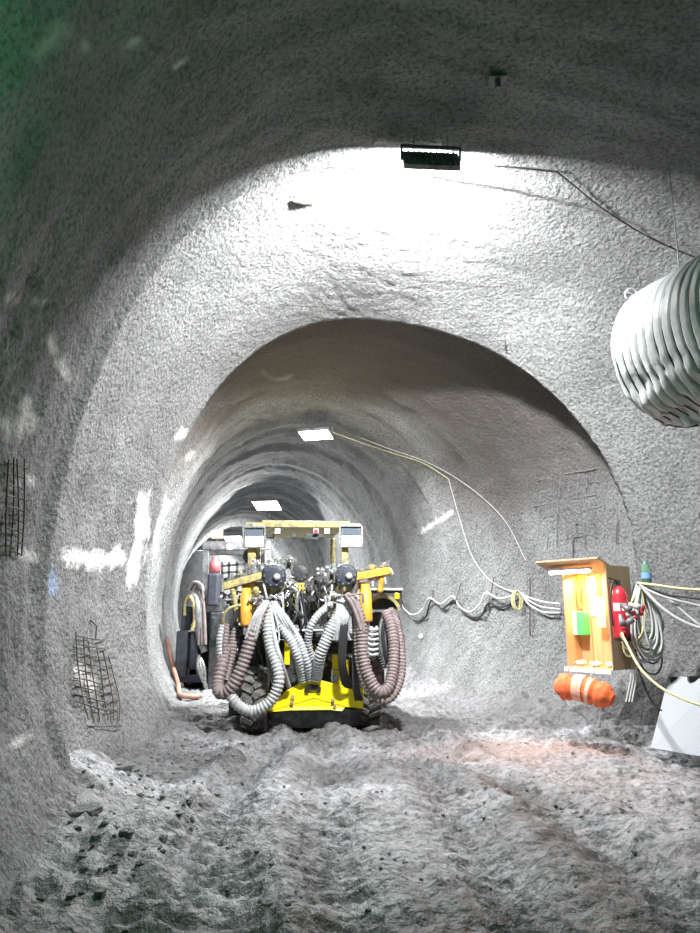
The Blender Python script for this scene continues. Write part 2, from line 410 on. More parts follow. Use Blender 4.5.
ca = me.color_attributes.new('stain_and_light', 'FLOAT_COLOR', 'POINT'); ca.data.foreach_set('color', fst.reshape(-1)); me.materials.append(M['muck'])
o = bpy.data.objects.new('floor', me); COL.objects.link(o); o['kind'] = 'structure'
FB = BVHTree.FromPolygons([tuple(v) for v in FP], [tuple(x) for x in q.tolist()])
def gz(x, y):
    h = FB.ray_cast(Vector((x, y, 3)), Vector((0, 0, -1))); return h[0].z if h[0] else 0
def on_floor(px_, py_):
    h = FB.ray_cast(camo.location, ray(px_, py_).normalized()); return h[0] if h[0] else at(px_, py_, 9)

# loose stones
mb = MB()
for _ in range(620):
    if random.random() < .6: x, y = random.uniform(-2.9, -1.2), random.uniform(4.2, 9.5)
    else: x, y = random.uniform(-2, 4.2), random.uniform(3.8, 9.6)
    r0 = random.choice((.01, .012, .018, .02, .032 if x < -1.2 else .015)); c = Vector((x, y, gz(x, y)+r0*.25))
    if BVH.find_nearest(c)[3] < .08: continue
    n = 6; vs = []; rr = [r0*random.uniform(.6, 1.3) for _ in range(14)]
    for a_ in range(2):
        for k_ in range(n): 
            th = 2*PI*k_/n+a_*.5; q_ = rr[a_*n+k_]; vs.append(c+Vector((q_*math.cos(th), q_*math.sin(th), (-.4, .4)[a_]*q_)))
    vs += [c+Vector((0, 0, -.8*r0)), c+Vector((0, 0, .75*r0))]
    fcs = [(k_, (k_+1) % n, n+(k_+1) % n, n+k_) for k_ in range(n)]+[((k_+1) % n, k_, 12) for k_ in range(n)]+[(n+k_, n+(k_+1) % n, 13) for k_ in range(n)]
    mb.add(vs, fcs)
mb.build('loose_stones', M['shot'], label='loose grey stones scattered over the muck floor and along the walls', cat='stones', kind='stuff')
def slab(pix, h, name, label):
    c = on_floor(*pix); mb = MB(); n = 7; ang = random.random()*3
    poly = [c+Vector((h*random.uniform(.8, 1.3)*1.6*math.cos(2*PI*k/n+ang), h*random.uniform(.7, 1.2)*math.sin(2*PI*k/n+ang), -.02+.02*math.cos(k))) for k in range(n)]
    mb.prism(poly, (0, 0, h*.45)).build(name, M['shot'], bevel=.01, label=label, cat='rock')
slab((79, 812), .11, 'rock_slab', 'flat pale rock slab lying at the foot of the left wall')
slab((120, 768), .09, 'rock_slab', 'small pale stone below the exposed rebar on the left')
slab((128, 771), .07, 'rock_slab', 'smaller pale chip just right of the stone below the left rebar')
slab((477, 722), .07, 'rock_slab', 'fist sized grey rock on the muck berm right of the yellow machine')

# ------------------------------------------------------------------ ceiling lamps
def area(name, loc, direction, sx, sy, power, col=(1, 1, 1), spread=180):
    l = bpy.data.lights.new(name, 'AREA'); l.shape = 'RECTANGLE'; l.size = sx; l.size_y = sy; l.energy = power; l.color = col; l.spread = R(spread)
    o = bpy.data.objects.new(name, l); COL.objects.link(o); o.location = loc
    o.rotation_euler = Vector(direction).to_track_quat('-Z', 'Y').to_euler(); return o
def flood(name, loc, direction, w, d, th, label, power, group=None, face=True, cname='tunnel_floodlight', col=(1, 1, 1), spread=180, emat=None):
    root = empty(cname, loc, label, 'lamp', group); loc = Vector(loc); dr = Vector(direction).normalized()
    X = dr.cross(Vector((0, 0, 1))).normalized(); Y = X.cross(dr)
    rot = Matrix((X, dr, Y)).transposed()
    h = MB().box(loc, (w, th, d), rot)
    for k in range(-4, 5): h.box(loc-dr*(th/2+.015)+X*(k*w/10), (.012, .03, d*.9), rot)
    h.build('housing', M['grey'], root, bevel=.006)
    MB().box(loc+dr*(th/2+.002), (w*.92, .006, d*.86), rot).build('diffuser', emat or M['emit'], root)
    br = MB(); 
    for sgn in (-1, 1): br.bar(loc+X*sgn*(w/2+.012), loc+X*sgn*(w/2+.012)+Vector((0, 0, .16)), .02, .03)
    br.bar(loc-X*(w/2+.02)+Vector((0, 0, .16)), loc+X*(w/2+.02)+Vector((0, 0, .16)), .03, .02)
    up = BVH.ray_cast(loc+Vector((0, 0, .1)), Vector((0, 0, 1)))[0]
    if up is not None:
        for sgn in (-.6, .6): br.cyl(loc+X*sgn*w/2+Vector((0, 0, .15)), Vector((loc.x, loc.y, up.z+.03))+X*sgn*w/2, .005, 8)
    br.build('bracket', M['dark'], root)
    l = area(cname+'_light', loc+dr*(th/2+.02), dr, w*.9, d*.85, power, col, spread)
    return root
L1 = at(431, 161, 6.36)
flood('f1', L1, (-.06, .89, -.45), .58, .26, .06, 'floodlight seen from its dark back, hung at the edge of the near ceiling', P1, cname='tunnel_floodlight')
L2 = at(316, 434, 14.6)
flood('f2', L2, (-.05, -.20, -1), .70, .50, .06, 'bright ceiling floodlight nearest beyond the portal, above the yellow machine', P2, spread=150)
L3 = at(267, 505, 24.0)
flood('f3', L3, (-.05, -.30, -1), .95, .8, .06, 'bright ceiling floodlight further in, just above the left end of the canopy beam', P3)
L5 = Vector((-8.9, 42.6, 5.4))  # unseen lamp added to brighten the wall at the far bend
flood('f5', L5, (-.05, .1, -1), .8, .6, .06, 'added ceiling floodlight round the bend, hidden behind the gantry post', 1100)
L4 = at(234, 539, 36.5)
flood('f4', L4, (-.05, -.35, -1), 1.0, .9, .06, 'most distant ceiling floodlight, small and low beside the gantry', P4)
# dim fill lamp added unseen behind the camera, built like the row's fixtures
L0 = Vector((1.0, -2.5, 5.9))
flood('f0', L0, (0, .25, -1), .5, .2, .06, 'added fill floodlight on the ceiling, unseen behind the photographer', P0)
# assumed green lamp added on the near left wall, just out of view
gp = BVH.ray_cast(Vector((.5, 1.9, 3.0)), Vector((-1, 0, .2)))[0]+Vector((.22, 0, -.02))
gr = empty('assumed_green_lamp', gp, 'assumed green lamp, added unseen on the near left wall beside the photographer', 'lamp')
MB().box(gp+Vector((-.1, 0, 0)), (.12, .16, .22)).build('housing', M['dark'], gr, bevel=.01)
MB().lathe(gp+Vector((-.04, 0, 0)), (1, 0, 0), [(0, .055), (.02, .055), (.035, .03), (.04, .001)], 16).build('lens', M['emit_green'], gr)
gl = bpy.data.lights.new('assumed_green_light', 'POINT'); gl.energy = PG; gl.color = (.02, 1, .28); gl.shadow_soft_size = .06
glo = bpy.data.objects.new('assumed_green_light', gl); COL.objects.link(glo); glo.location = gp+Vector((.32, .0, 0))

# ------------------------------------------------------------------ cables and wires
def cable(pixels, r, m, label, cat='cable', name='cable', off=.05, pts=None, group=None, n=8):
    P = pts or [on_wall(x, y, off) for x, y in pixels]
    return MB().tube(resample(spline(P, 10), .05), r, 7).build(name, m, label=label, cat=cat, group=group)
cable([(556, 168), (575, 184), (600, 204), (640, 230), (672, 246), (700, 256), (730, 268)], .009, M['cable_black'], 'thin black wire running down the ceiling from the near floodlight to the duct', name='wire', off=.04)
cable([(440, 157), (470, 161), (505, 163), (556, 168)], .008, M['cable_black'], 'thin black feed wire between near floodlight and ceiling anchor', name='wire', off=.05)
cable([(332, 430), (360, 440), (395, 452), (425, 462), (450, 478)], .008, M['cable_olive'], 'thin olive wire leading right from the second floodlight down the vault', name='wire', off=.05)
cable([(450, 478), (462, 520), (474, 556), (490, 578), (505, 588), (520, 593)], .009, M['cable_grey'], 'thin pale wire dropping down the right wall to the yellow coil', name='wire', off=.05)
cable([(362, 436), (390, 447), (430, 462), (470, 485), (505, 518), (528, 560)], .006, M['cable_grey'], 'thin grey wire following the arch above the right wall', name='wire', off=.05)
A_ = [(402, 595), (408, 608), (417, 615), (427, 609), (434, 598), (445, 604), (457, 597), (464, 607), (474, 612), (484, 605), (491, 593), (505, 599), (522, 595)]
cable([(x, y) for x, y in A_], .019, M['cable_grey'], 'grey power cable sagging between hooks along the right wall, upper strand', off=.11)
cable([(402, 597), (409, 612), (418, 620), (428, 617), (434, 600), (445, 608), (457, 600), (464, 610), (474, 617), (484, 616), (491, 603), (505, 607), (522, 599)], .022, M['cable_black'], 'black strand standing in for the shadow of the grey cable between the hooks on the right wall', off=.06)  # shadow of the upper cable on the wall, modelled as a black strand
for j, (dy, lb) in enumerate(((0, 'uppermost'), (5, 'middle'), (10, 'lowest'))):
    cable([(525, 594), (533, 598+dy*.6), (543, 601+dy), (552, 603+dy), (564, 604+dy)], .017, M['cable_grey'], lb+' of three grey cables running from the yellow coil behind the cabinet', off=.10)
for i, (x, y0, y1, lb) in enumerate(((462, 583, 601, 'rebar hook holding the cable, nearest the yellow machine'), (495, 577, 603, 'middle rebar hook holding the grey cable on the right wall'), (531, 577, 634, 'long rebar hook just right of the yellow coil'), (434, 590, 602, 'short hook holding the cable beside the yellow machine'))):
    a = on_wall(x, y0, .02); b = on_wall(x, y1, .14 if i < 2 else .03); mb = MB(); 
    mb.tube(spline([a, a.lerp(b, .5), b, b+Vector((0, -.05, .05))], 6), .011, 7); mb.build('rebar_hook', M['rust'], label=lb, cat='hook')
mb = MB()
for k in range(9):
    c = on_wall(522+random.uniform(-2.5, 2.5), 601+random.uniform(-1, 1), .12); ph = random.random()
    pts = [c+Vector((.07*math.sin(a_)+.01*k/4, -.02*math.sin(a_)+.004*k, .17*math.cos(a_)+.02*ph)) for a_ in np.linspace(0, 2*PI, 22)]
    mb.tube(pts, .010, 6)
mb.build('cable_coil', M['cable_olive'], label='small coil of olive yellow cable hanging on the right wall between the hooks', cat='cable coil')

# cabinet frame ------------------------------------------------------------
t_ = R(54); rv = Vector((math.cos(t_), -math.sin(t_), 0)); nv = Vector((-math.sin(t_), -math.cos(t_), 0)); uz = Vector((0, 0, 1)); RT = Matrix((rv, -nv, uz)).transposed()
W, D, H = .66, .50, 1.20
CY = 8.75
fr_top = at(606, 570, CY)               # front right top corner
BD = .29
O = fr_top - uz*H - rv*W                # front left bottom corner
def cb(a, b, c): return O+rv*a-nv*b+uz*c
root = empty('wooden_cabinet', cb(W/2, D/2, 0), 'open fronted plywood cabinet with slanted roof and lit interior on the right wall', 'cabinet')
MB().box(cb(W/2, BD, H/2), (W-.04, .02, H), RT).build('back_panel', M['wood'], root)
MB().box(cb(.01, D/2, H/2), (.02, D, H), RT).build('side_panel', M['wood'], root)
MB().box(cb(W-.01, D/2, H/2+.03), (.02, D, H+.06), RT).build('side_panel', M['ply'], root, label='raw plywood outer side panel')
MB().box(cb(W/2, D/2, .01), (W-.04, D, .02), RT).build('bottom_panel', M['wood'], root)
MB().box(cb(W/2-.02, -.02, -.02), (W+.02, .03, .05), RT).build('bottom_rail', M['paper'], root, label='pale painted front rail')
MB().box(cb(W/2-.15, .05, H+.07), (W+.30, .44, .022), RT @ Matrix.Rotation(R(-20), 3, 'X')).build('roof_panel', M['ply'], root)
ex = MB()
ex.box(cb(.19, BD-.02, H*.5), (.03, .03, H-.04), RT); ex.build('inner_batten', M['wood'], root)
fx_ = MB().box(cb(W*.22, -.03, H+.035), (.62, .07, .03), RT).build('tube_fitting', M['white'], root)
MB().cyl(cb(W*.22-.30, -.045, H+.0), cb(W*.22+.30, -.045, H+.0), .026, 12).build('tube', M['emit_warm'], fx_, label='glowing warm fluorescent tube')
area('cabinet_light', cb(W*.45, .06, H-.09), -uz-nv*.35, .5, .05, PC, (1, .60, .34))
area('cabinet_front_light', cb(W*.22, -.09, H-.05), nv*.8-uz, .5, .05, PC2, (1, .40, .30))
# things in the cabinet
def pane(a0, a1, c0, c1, b, m, name, label, cat, th=.006):
    return MB().box(cb((a0+a1)/2, b, (c0+c1)/2), (a1-a0, th, c1-c0), RT).build(name, m, label=label, cat=cat)
fa = empty('first_aid_box', cb(.07, .2, .40), 'bright green and white box on the middle of the cabinet back', 'box')
MB().box(cb(.135, .19, .55), (.12, .12, .30), RT).build('box_body', M['green'], fa, bevel=.01)
MB().box(cb(.045, .19, .55), (.055, .11, .30), RT).build('box_end', M['paper'], fa, bevel=.01, label='white end face')
MB().box(cb(.10, BD-.025, .55), (.14, .03, .26), RT).build('mounting', M['wood'], fa)
pane(.03, .17, 1.0, 1.17, BD-.02, M['yel_paper'], 'paper_notice', 'yellow notice at the top of the cabinet back, left side', 'notice')
pane(.32, .385, .90, 1.16, BD-.02, M['yel_paper'], 'paper_notice', 'narrow yellow notice at the top right of the cabinet', 'notice')
pane(.215, .30, .92, 1.15, BD-.02, M['paper'], 'paper_notice', 'upper white notice between the two yellow ones', 'notice')
pane(.21, .30, .64, .90, BD-.02, M['paper'], 'paper_notice', 'lower white notice on the cabinet back beside the pink sheet', 'notice')
pane(.37, .50, .50, .88, .16, M['pinkpaper'], 'pink_sheet', 'pink card hanging at the right edge of the cabinet opening', 'card', .01)
MB().tube(spline([cb(.09, BD-.05, 1.0), cb(.07, BD-.06, .92), cb(.07, BD-.06, .82), cb(.08, BD-.05, .74)], 6), .03, 8).build('rolled_strap', M['orange'], label='rolled orange strap above the green box in the cabinet', cat='strap')
for q_ in ((.10, .05, 'crumpled pale rag at the left end of the cabinet floor'), (.35, .0, 'crumpled pale rag in the middle of the cabinet floor'), (.55, .03, 'crumpled pale rag at the right end of the cabinet floor')):
    bm_ = MB().ball(cb(q_[0], .10+q_[1], .055), .055, 14, (1.3, 1, .6))
    for v_ in bm_.v: v_ += Vector((random.uniform(-.008, .008), random.uniform(-.008, .008), random.uniform(-.004, .008)))
    bm_.build('crumpled_rag', M['paper'], label=q_[2], cat='rag')
# orange roll hung below
oroot = empty('orange_roll', at(585, 690, CY-.15), 'rolled orange stretcher bag hanging by two cords under the cabinet', 'bag')
p0 = at(556, 687, CY+.1); p1 = at(613, 700, CY-.35); ax = p1-p0; Ls = ax.length
prof = []; 
pp = [p0.lerp(p1, k/30) + Vector((0, 0, .05*math.sin(k/30*PI))) for k in range(31)]
MB().tube(pp, .15, 16, rf=lambda i: .150*min(1, .45+.14*i, .45+.14*(30-i))*(1+.06*math.sin(i*1.9)-(.16 if i in (9, 10, 21, 22) else 0))).build('rolled_bag', M['orange'], oroot)
for a_, b_ in ((11, 16), (18, 20)):
    MB().tube(pp[a_:b_+1], .155, 16, caps=False, rf=lambda i: .158).build('pale_wrap', M['sheet'], oroot, label='pale pink wrap')
for k_, xy in ((9, (576, 662)), (21, (593, 664))):
    MB().tube(spline([pp[k_]+Vector((0, -.02, .13)), pp[k_]+Vector((-.04, -.02, .2)), at(xy[0], xy[1], CY-.12)], 5), .008, 6).build('cord', M['hose_white'], oroot)
# fire extinguishers
def extinguisher(c, r, h, label, tilt=(0, 0, 1)):
    root = empty('fire_extinguisher', c, label, 'fire extinguisher', None); c = Vector(c); ax = Vector(tilt).normalized()
    MB().lathe(c, ax, [(0, r*.3), (.0, r*.85), (.03, r), (h*.8, r), (h*.88, r*.85), (h*.94, r*.5), (h*.97, r*.28)], 20).build('cylinder_body', M['red'], root)
    MB().lathe(c, ax, [(-.01, r*.5), (-.01, r*.95), (.03, r*1.02)], 20).build('foot_ring', M['black'], root)
    v = MB(); v.cyl(c+ax*h*.95, c+ax*(h+.05), r*.25, 10); v.bar(c+ax*(h+.04), c+ax*(h+.06)+Vector((-.13, -.03, .02)), .02, .015); v.bar(c+ax*(h+.01), c+ax*(h+.03)+Vector((-.12, -.03, 0)), .02, .012); v.build('valve', M['black'], root)
    MB().tube(spline([c+ax*(h+.02), c+ax*(h+.03)+Vector((-r*.8, -.05, 0)), c+ax*h*.7+Vector((-r*1.25, -.05, 0)), c+ax*h*.25+Vector((-r*1.2, -.05, 0))], 8), .011, 7).build('discharge_hose', M['black'], root)
    X = Vector((-c.x, -c.y, 0)).normalized(); Yv = ax.cross(X).normalized()
    lb = []; lf = []
    for i_ in range(9):
        a_ = R(-48+96*i_/8)
        for hh in (h*.52, h*.66): lb.append(c+ax*hh+(X*math.cos(a_)+Yv*math.sin(a_))*(r*1.01))
    for i_ in range(8): 
        if i_ != 4: lf.append((2*i_, 2*i_+2, 2*i_+3, 2*i_+1))
    MB().add(lb, lf, True).build('label_band', M['paper'], root)
ec = cb(W+.12, .05, .36)
extinguisher(ec, .10, .66, 'red fire extinguisher hanging on the plywood side of the cabinet behind the plugs')
extinguisher(cb(-.13, .34, .42), .075, .58, 'red fire extinguisher half hidden left of the cabinet')
# bottle behind the cabinet top
bc = cb(W+.06, D-.04, H+.02)
bc = cb(W+.24, D-.02, 1.02)
br = empty('plastic_bottle', bc, 'green plastic bottle with blue label tucked above the cable coil', 'bottle')
MB().lathe(bc, (0, 0, 1), [(0, .02), (0, .055), (.12, .06), (.2, .055), (.27, .025), (.31, .02), (.31, .001)], 16).build('bottle_body', M['bottle'], br)
MB().lathe(bc, (0, 0, 1), [(.08, .061), (.15, .061)], 16).build('bottle_label', M['blue'], br)
# cables right of the cabinet
hk = at(637, 584, CY+.02)
coil = empty('cable_coil', hk, 'thick coil of grey cable loops hanging right of the cabinet', 'cable coil')
cm = MB(); random.seed(3)
for k in range(18):
    hgt = random.uniform(.55, 1.0); wd = random.uniform(.13, .27); cx_ = random.uniform(-.03, .14); pts = []
    for a_ in np.linspace(0, 2*PI, 30):
        s_ = (1-math.cos(a_))/2
        pts.append(hk+Vector((cx_*s_+wd*math.sin(a_)*(.3+.7*s_), -.03-.05*random.random()*0-.008*k+.03*math.sin(a_), .0-hgt*s_)))
    cm.tube(pts, .0145, 6)
cm.build('grey_loops', M['cable_grey'], coil)
cm = MB()
for k in range(3):
    hgt = (.95, 1.08, .8)[k]; wd = .22; pts = []
    for a_ in np.linspace(0, 2*PI, 30):
        s_ = (1-math.cos(a_))/2; pts.append(hk+Vector((.12*s_+wd*math.sin(a_)*(.3+.7*s_), .03+.01*k, -hgt*s_)))
    cm.tube(pts, .011, 6)
cm.build('black_loops', M['cable_black'], coil, label='black cable loops behind the grey ones')
cm = MB()
for k in range(3):
    hgt = (.78, .70, .62)[k]; pts = []
    for a_ in np.linspace(0, 2*PI, 30):
        s_ = (1-math.cos(a_))/2; pts.append(hk+Vector((-.18*s_+(.15+.02*k)*math.sin(a_)*(.3+.7*s_)-.04, -.15-.012*k, -.08-hgt*s_)))
    cm.tube(pts, .011, 6)
cm.build('olive_loops', M['cable_olive'], coil, label='olive loops in front of the extinguisher')
for k, (x, y, dx, dz) in enumerate(((626, 608, .10, -.08), (633, 614, .12, .02), (622, 621, .02, -.14), (635, 606, .10, -.03), (629, 622, .08, .06))):
    c = at(x, y, CY-.40); d = Vector((dx, -.02, dz)).normalized()
    pl = MB().lathe(c-d*.08, d, [(0, .014), (.01, .022), (.07, .028), (.075, .036), (.14, .036), (.14, .02)], 14).build('plug', M['grey'] if k % 2 == 0 else M['cable_grey'], coil)
    MB().lathe(c+d*.07, d, [(0.01, .037), (.035, .037), (.035, .02)], 14).build('plug_collar', M['red'], pl, label='red collar')
MB().box(at(624, 627, CY-.25), (.10, .07, .14), RT).build('socket_box', M['red'], coil, bevel=.015)
def free(pix, Ys, r, m, label, name='cable'):
    n = len(pix); P = []
    for i_, (x, y) in enumerate(pix):
        w = on_wall(x, y, .05+r); Yq = Ys[0]+(Ys[1]-Ys[0])*i_/(n-1); P.append(w if Ys[0] is None else (w if w.y < Yq else at(x, y, Yq)))
    MB().tube(resample(spline(P, 10), .05), r, 7).build(name, m, label=label, cat='cable')
free([(637, 583), (655, 585), (675, 588), (700, 590), (730, 592)], (8.6, 8.2), .017, M['cable_yellow'], 'pale yellow cable, topmost of the bundle leading right from the coil')
free([(637, 584), (652, 589), (668, 595), (685, 597), (700, 599), (730, 604)], (8.6, 8.2), .013, M['cable_black'], 'black cable directly under the pale yellow one on the right wall')
free([(638, 584), (650, 591), (668, 598), (700, 606), (730, 614)], (8.6, 8.2), .014, M['cable_grey'], 'grey cable in the middle of the bundle leading right from the coil')
free([(639, 584), (655, 590), (672, 602), (688, 616), (700, 625), (730, 645)], (8.6, 8.2), .014, M['cable_grey'], 'grey cable slanting steeply down to the right edge from the coil')
free([(640, 584), (648, 594), (662, 608), (680, 620), (700, 628), (730, 634)], (8.6, 8.2), .021, M['cable_grey'], 'thick grey cable, lowest of the bundle, curving down to the right edge')
free([(622, 633), (629, 648), (640, 668), (655, 683), (672, 694), (700, 705), (730, 709)], (8.45, 7.2), .014, M['cable_yellow'], 'pale yellow cable running from the red plug down across the leaning board')
free([(638, 668), (646, 690), (654, 704), (668, 716)], (8.7, 8.5), .012, M['cable_black'], 'thin black cable dangling below the coil towards the board')
for x_, y1_ in ((636, 690), (632, 700), (640, 680)):
    pass
sp = MB()
for k in range(3): sp.tube([at(638-k*2.4, 655, CY+.05), at(636-k*2.6, 680, CY+.05), at(632-k*3, 702, CY+.0)], .009, 6)
sp.build('cable_tails', M['cable_grey'], label='three loose grey cable tails hanging straight down below the coil', cat='cable')
# leaning board
b0 = at(651, 750, 8.25); b0.z = gz(b0.x, b0.y)-.02; b0 = at(651, 749, 8.35)
b1 = at(716, 760, 8.0); t0 = at(669, 677, 8.75); t1 = at(718, 680, 8.45)
nrm = (b1-b0).cross(t0-b0).normalized()
bd = empty('leaning_board', b0, 'pale grey flat board leaning against the right wall at the edge of view', 'board')
MB().prism([b0, b1, t1, t0], nrm*.025).build('panel', M['board'], bd)
sgn = -1 if nrm.y > 0 else 1
nb = MB(); q0 = t0.lerp(t1, .13); nb.box(q0+nrm*.0+(b0-t0).normalized()*.05, (.10, .05, .10)); q0 = t0.lerp(t1, .62); nb.box(q0, (.25, .05, .06)); nb.build('black_tape', M['black'], bd, label='black tape scraps at the top edge')

# exposed reinforcement ------------------------------------------------------
def mesh_mat(rows, cols, label, off, r, m, parts=True):
    c = on_wall(*rows[len(rows)//2][0], off); rt = empty('rebar_mesh', c, label, 'rebar mesh')
    for ln in rows+cols:
        MB().tube(resample(spline([on_wall(x, y, off+random.uniform(-.01, .02)) for x, y in ln], 6), .05), r, 6).build('rebar', m, rt)
rows = [[(72, 636+8*i+(i > 3)*2), (84, 638+8.5*i), (98+i*.6, 640+9*i), (104+i*1.7, 638+9*i)] for i in range(10)]
rows = rows[:9]+[[(85, 727), (100, 728), (118, 727)]]
cols = [[(72+7*k, 632+k*5), (75+7.2*k, 665+k*2), (81+7*k, 700), (86+6*k, 722)] for k in range(6)]
mesh_mat(rows, cols, 'exposed dark rebar mesh in the left wall beside the portal', .03, .0075, M['rust'])
mesh_mat([[(1, 462+11*i), (12, 464+11*i), (22-i*.4, 468+11*i)] for i in range(9)], [[(3+5*k, 458), (3+5*k, 510), (2+5*k, 556)] for k in range(4)], 'dark rebar mesh exposed in the near left wall at the edge of view', .03, .006, M['rust'])
mesh_mat([[(536-2*i, 481+13*i), (565, 474+13*i), (600, 468+13*i)] for i in range(6)], [[(543+9*k, 474-k), (540+9*k, 510), (538+9.5*k, 548)] for k in range(7)], 'faint square reinforcement mesh showing through the right wall above the cabinet', -.006, .008, M['shot'])
for x, y, lb in ((497, 78, 'small bolt plate in the dark ceiling'),):
    c = on_wall(x, y, .02); mb = MB(); mb.box(c, (.16, .12, .03)); mb.cyl(c, c+Vector((0, -.02, -.12)), .03, 10); mb.build('rock_bolt', M['grey'], label=lb, cat='bolt')
c = on_wall(310, 197, .03); MB().tube([on_wall(292, 200, .02), on_wall(303, 198, .05), on_wall(315, 197, .04), on_wall(327, 197, .01)], [.01, .04, .045, .01], 7).build('rock_bolt', M['rust'], label='dark flattened bolt plate left of the near floodlight in the lit vault', cat='bolt')
for x, y, lb in ((618, 520, 'short rebar stub sticking from the right wall above the cabinet roof'), (574, 535, 'short rebar stub left above the cabinet roof'), (505, 338, 'thin rebar stub beside the top of the portal arch'), (90, 618, 'thin bent wire on the left wall above the rebar mesh')):
    a = on_wall(x, y, -.02); MB().tube([a, on_wall(x+1, y+8, .07), on_wall(x+1, y+(24 if y > 500 else 10), .05)], .009, 6).build('rebar_stub', M['rust'], label=lb, cat='rebar stub')
c = on_wall(423, 637, .06); MB().ball(c, .06, 12, (1, .6, 1)).build('wall_reflector', M['white'], label='small white knob on the right wall beside the yellow machine', cat='knob')

# ventilation duct -------------------------------------------------------------
E = at(668, 357, 6.9); ax = Vector((.26, -.965, -.05)).normalized(); X = ax.cross(uz).normalized(); Yv = X.cross(ax).normalized()
nL, nA = 260, 96; Ld = 3.4; pitch = .115; vs = []
LP = np.zeros((nL*nA, 3))
for i_ in range(nL):
    l = Ld*i_/(nL-1)
    for k in range(nA):
        a_ = 2*PI*k/nA; LP[i_*nA+k] = (l*1.2, math.cos(a_)*1.6, math.sin(a_)*1.6)
n1_ = fbm(LP, (3.0, 2.2, 2.2), 3, 90); n2_ = vn(LP, (1.2, 3.5, 3.5), 93)
for i_ in range(nL):
    l = Ld*i_/(nL-1); ph = (l/pitch) % 1
    for k in range(nA):
        a_ = 2*PI*k/nA; j = i_*nA+k
        r0 = .745; crease = .030*(1-abs(2*ph-1)**6)
        under = max(0, -math.sin(a_)-.1)
        r1 = r0-.03+crease*1.0+(.006+.09*under)*n1_[j]*.9+.06*under*n2_[j]
        if l < .12: r1 *= 1-.10*(1-l/.12)**2
        sag = -.05*under
        vs.append(E+ax*l+(X*math.cos(a_)+Yv*math.sin(a_))*r1+Vector((0, 0, sag)))
fcs = [(i_*nA+k, i_*nA+(k+1) % nA, (i_+1)*nA+(k+1) % nA, (i_+1)*nA+k) for i_ in range(nL-1) for k in range(nA)]
dr = empty('ventilation_duct', E, 'big pale ribbed ventilation duct hanging at the right edge of view', 'ventilation duct')
dm = MB(); dm.add(vs, fcs, True); do = dm.build('duct_skin', M['duct'], dr); md = do.modifiers.new('solid', 'SOLIDIFY'); md.thickness = .008
hoop = MB()
for k in range(1, int(Ld/pitch)):
    l = k*pitch+.003; hoop.tube([E+ax*l+(X*math.cos(a_)+Yv*math.sin(a_))*.728+Vector((0, 0, -.05*max(0, -math.sin(a_)-.1))) for a_ in np.linspace(0, 2*PI, 49)], .007, 6, caps=False)
hoop.build('spiral_wire', M['black'], dr)
for l in (.25, 1.7, 3.0):
    tp = E+ax*l+Yv*.72; up = BVH.ray_cast(tp+uz*.05, uz)[0]
    if up: MB().cyl(tp, up+uz*.02, .006, 6).build('hanger_wire', M['grey'], dr)
kn = MB(); c = E+ax*.08-X*.0+Yv*.74; c = at(630, 295, 6.95)
kn.tube(spline([c+Vector((.09, 0, -.02)), c+Vector((.06, 0, .05)), c+Vector((0, 0, .07)), c+Vector((-.05, 0, .02)), c+Vector((-.03, 0, -.04)), c+Vector((.03, 0, 0)), c+Vector((-.04, 0, .03)), c+Vector((.03, .03, -.05)), c+Vector((.12, .05, -.08))], 6), .011, 6)
kn.build('tie_rope', M['hose_white'], dr)
fl = MB(); q1 = E+ax*.9+(-Yv*.74); fl.prism([q1+Vector((0, 0, .03)), q1+Vector((.16, -.1, .05)), q1+Vector((.12, -.08, -.10)), q1+Vector((.02, 0, -.08))], (.01, .02, 0)); fl.build('torn_flap', M['duct'], dr)

# ------------------------------------------------------------------ drill rig in front
RY = 10.5
rig = empty('drill_jumbo', (at(305, 700, 10.9).x, 10.9, 0), 'yellow two boom drilling rig facing the camera, draped with hoses', 'drilling rig')
def P(x, y, d=0): return at(x, y, RY+d)
# chassis, dark body
b = MB(); a0 = P(268, 712, .35); a1 = P(362, 712, .35)
def blockpx(mb, x0, y0, x1, y1, d0, d1):      # box whose front face fills the pixel rectangle
    a = P(x0, y1, d0); c = P(x1, y0, d0); dy = d1-d0
    mb.box(((a.x+c.x)/2, RY+(d0+d1)/2, (a.z+c.z)/2), (c.x-a.x, dy, c.z-a.z)); return mb
blockpx(b, 272, 655, 356, 723, .35, 3.8); blockpx(b, 264, 640, 362, 668, .9, 3.9); blockpx(b, 250, 632, 372, 650, 1.4, 3.6)
b.build('chassis', M['dark'], rig, bevel=.03)
bl_ = [(268, 712), (272, 704), (286, 691), (297, 684.5), (309, 679), (315, 679), (335, 684), (352, 687.5), (364, 689), (363, 709), (345, 707), (314, 698.5), (290, 705.5)]
up_ = MB().prism([P(x, y, -.02) for x, y in bl_], (0, .05, 0)).build('push_blade', M['yellow'], rig, bevel=.008)
lw = [(268, 712.5), (290, 706), (314, 699), (345, 707.5), (342, 711.5), (330, 710), (290, 710.5)]
MB().prism([P(x, y, -.05) if i_ in (0, 5, 6, 4) else P(x, y, -.02) for i_, (x, y) in enumerate(lw)], (0, .07, 0)).build('blade_lip', M['yellow'], up_, bevel=.006)
MB().prism([P(268, 712.5, -.04), P(300, 710.5, -.04), P(340, 710, -.04), P(363, 710, -.04), P(358, 726, .1), P(300, 728, .1), P(272, 727, .1)], (0, .08, 0)).build('blade_skirt', M['dark'], rig)
h = MB(); hx = [(305, 692), (304.5, 688), (307, 685.5), (312, 684.5), (318, 685), (321, 688), (320.5, 692), (317.5, 692.5), (317, 690), (309, 690), (308.5, 693)]
h.prism([P(x, y, -.055) for x, y in hx], (0, .04, 0)).build('tow_hook', M['black'], up_)
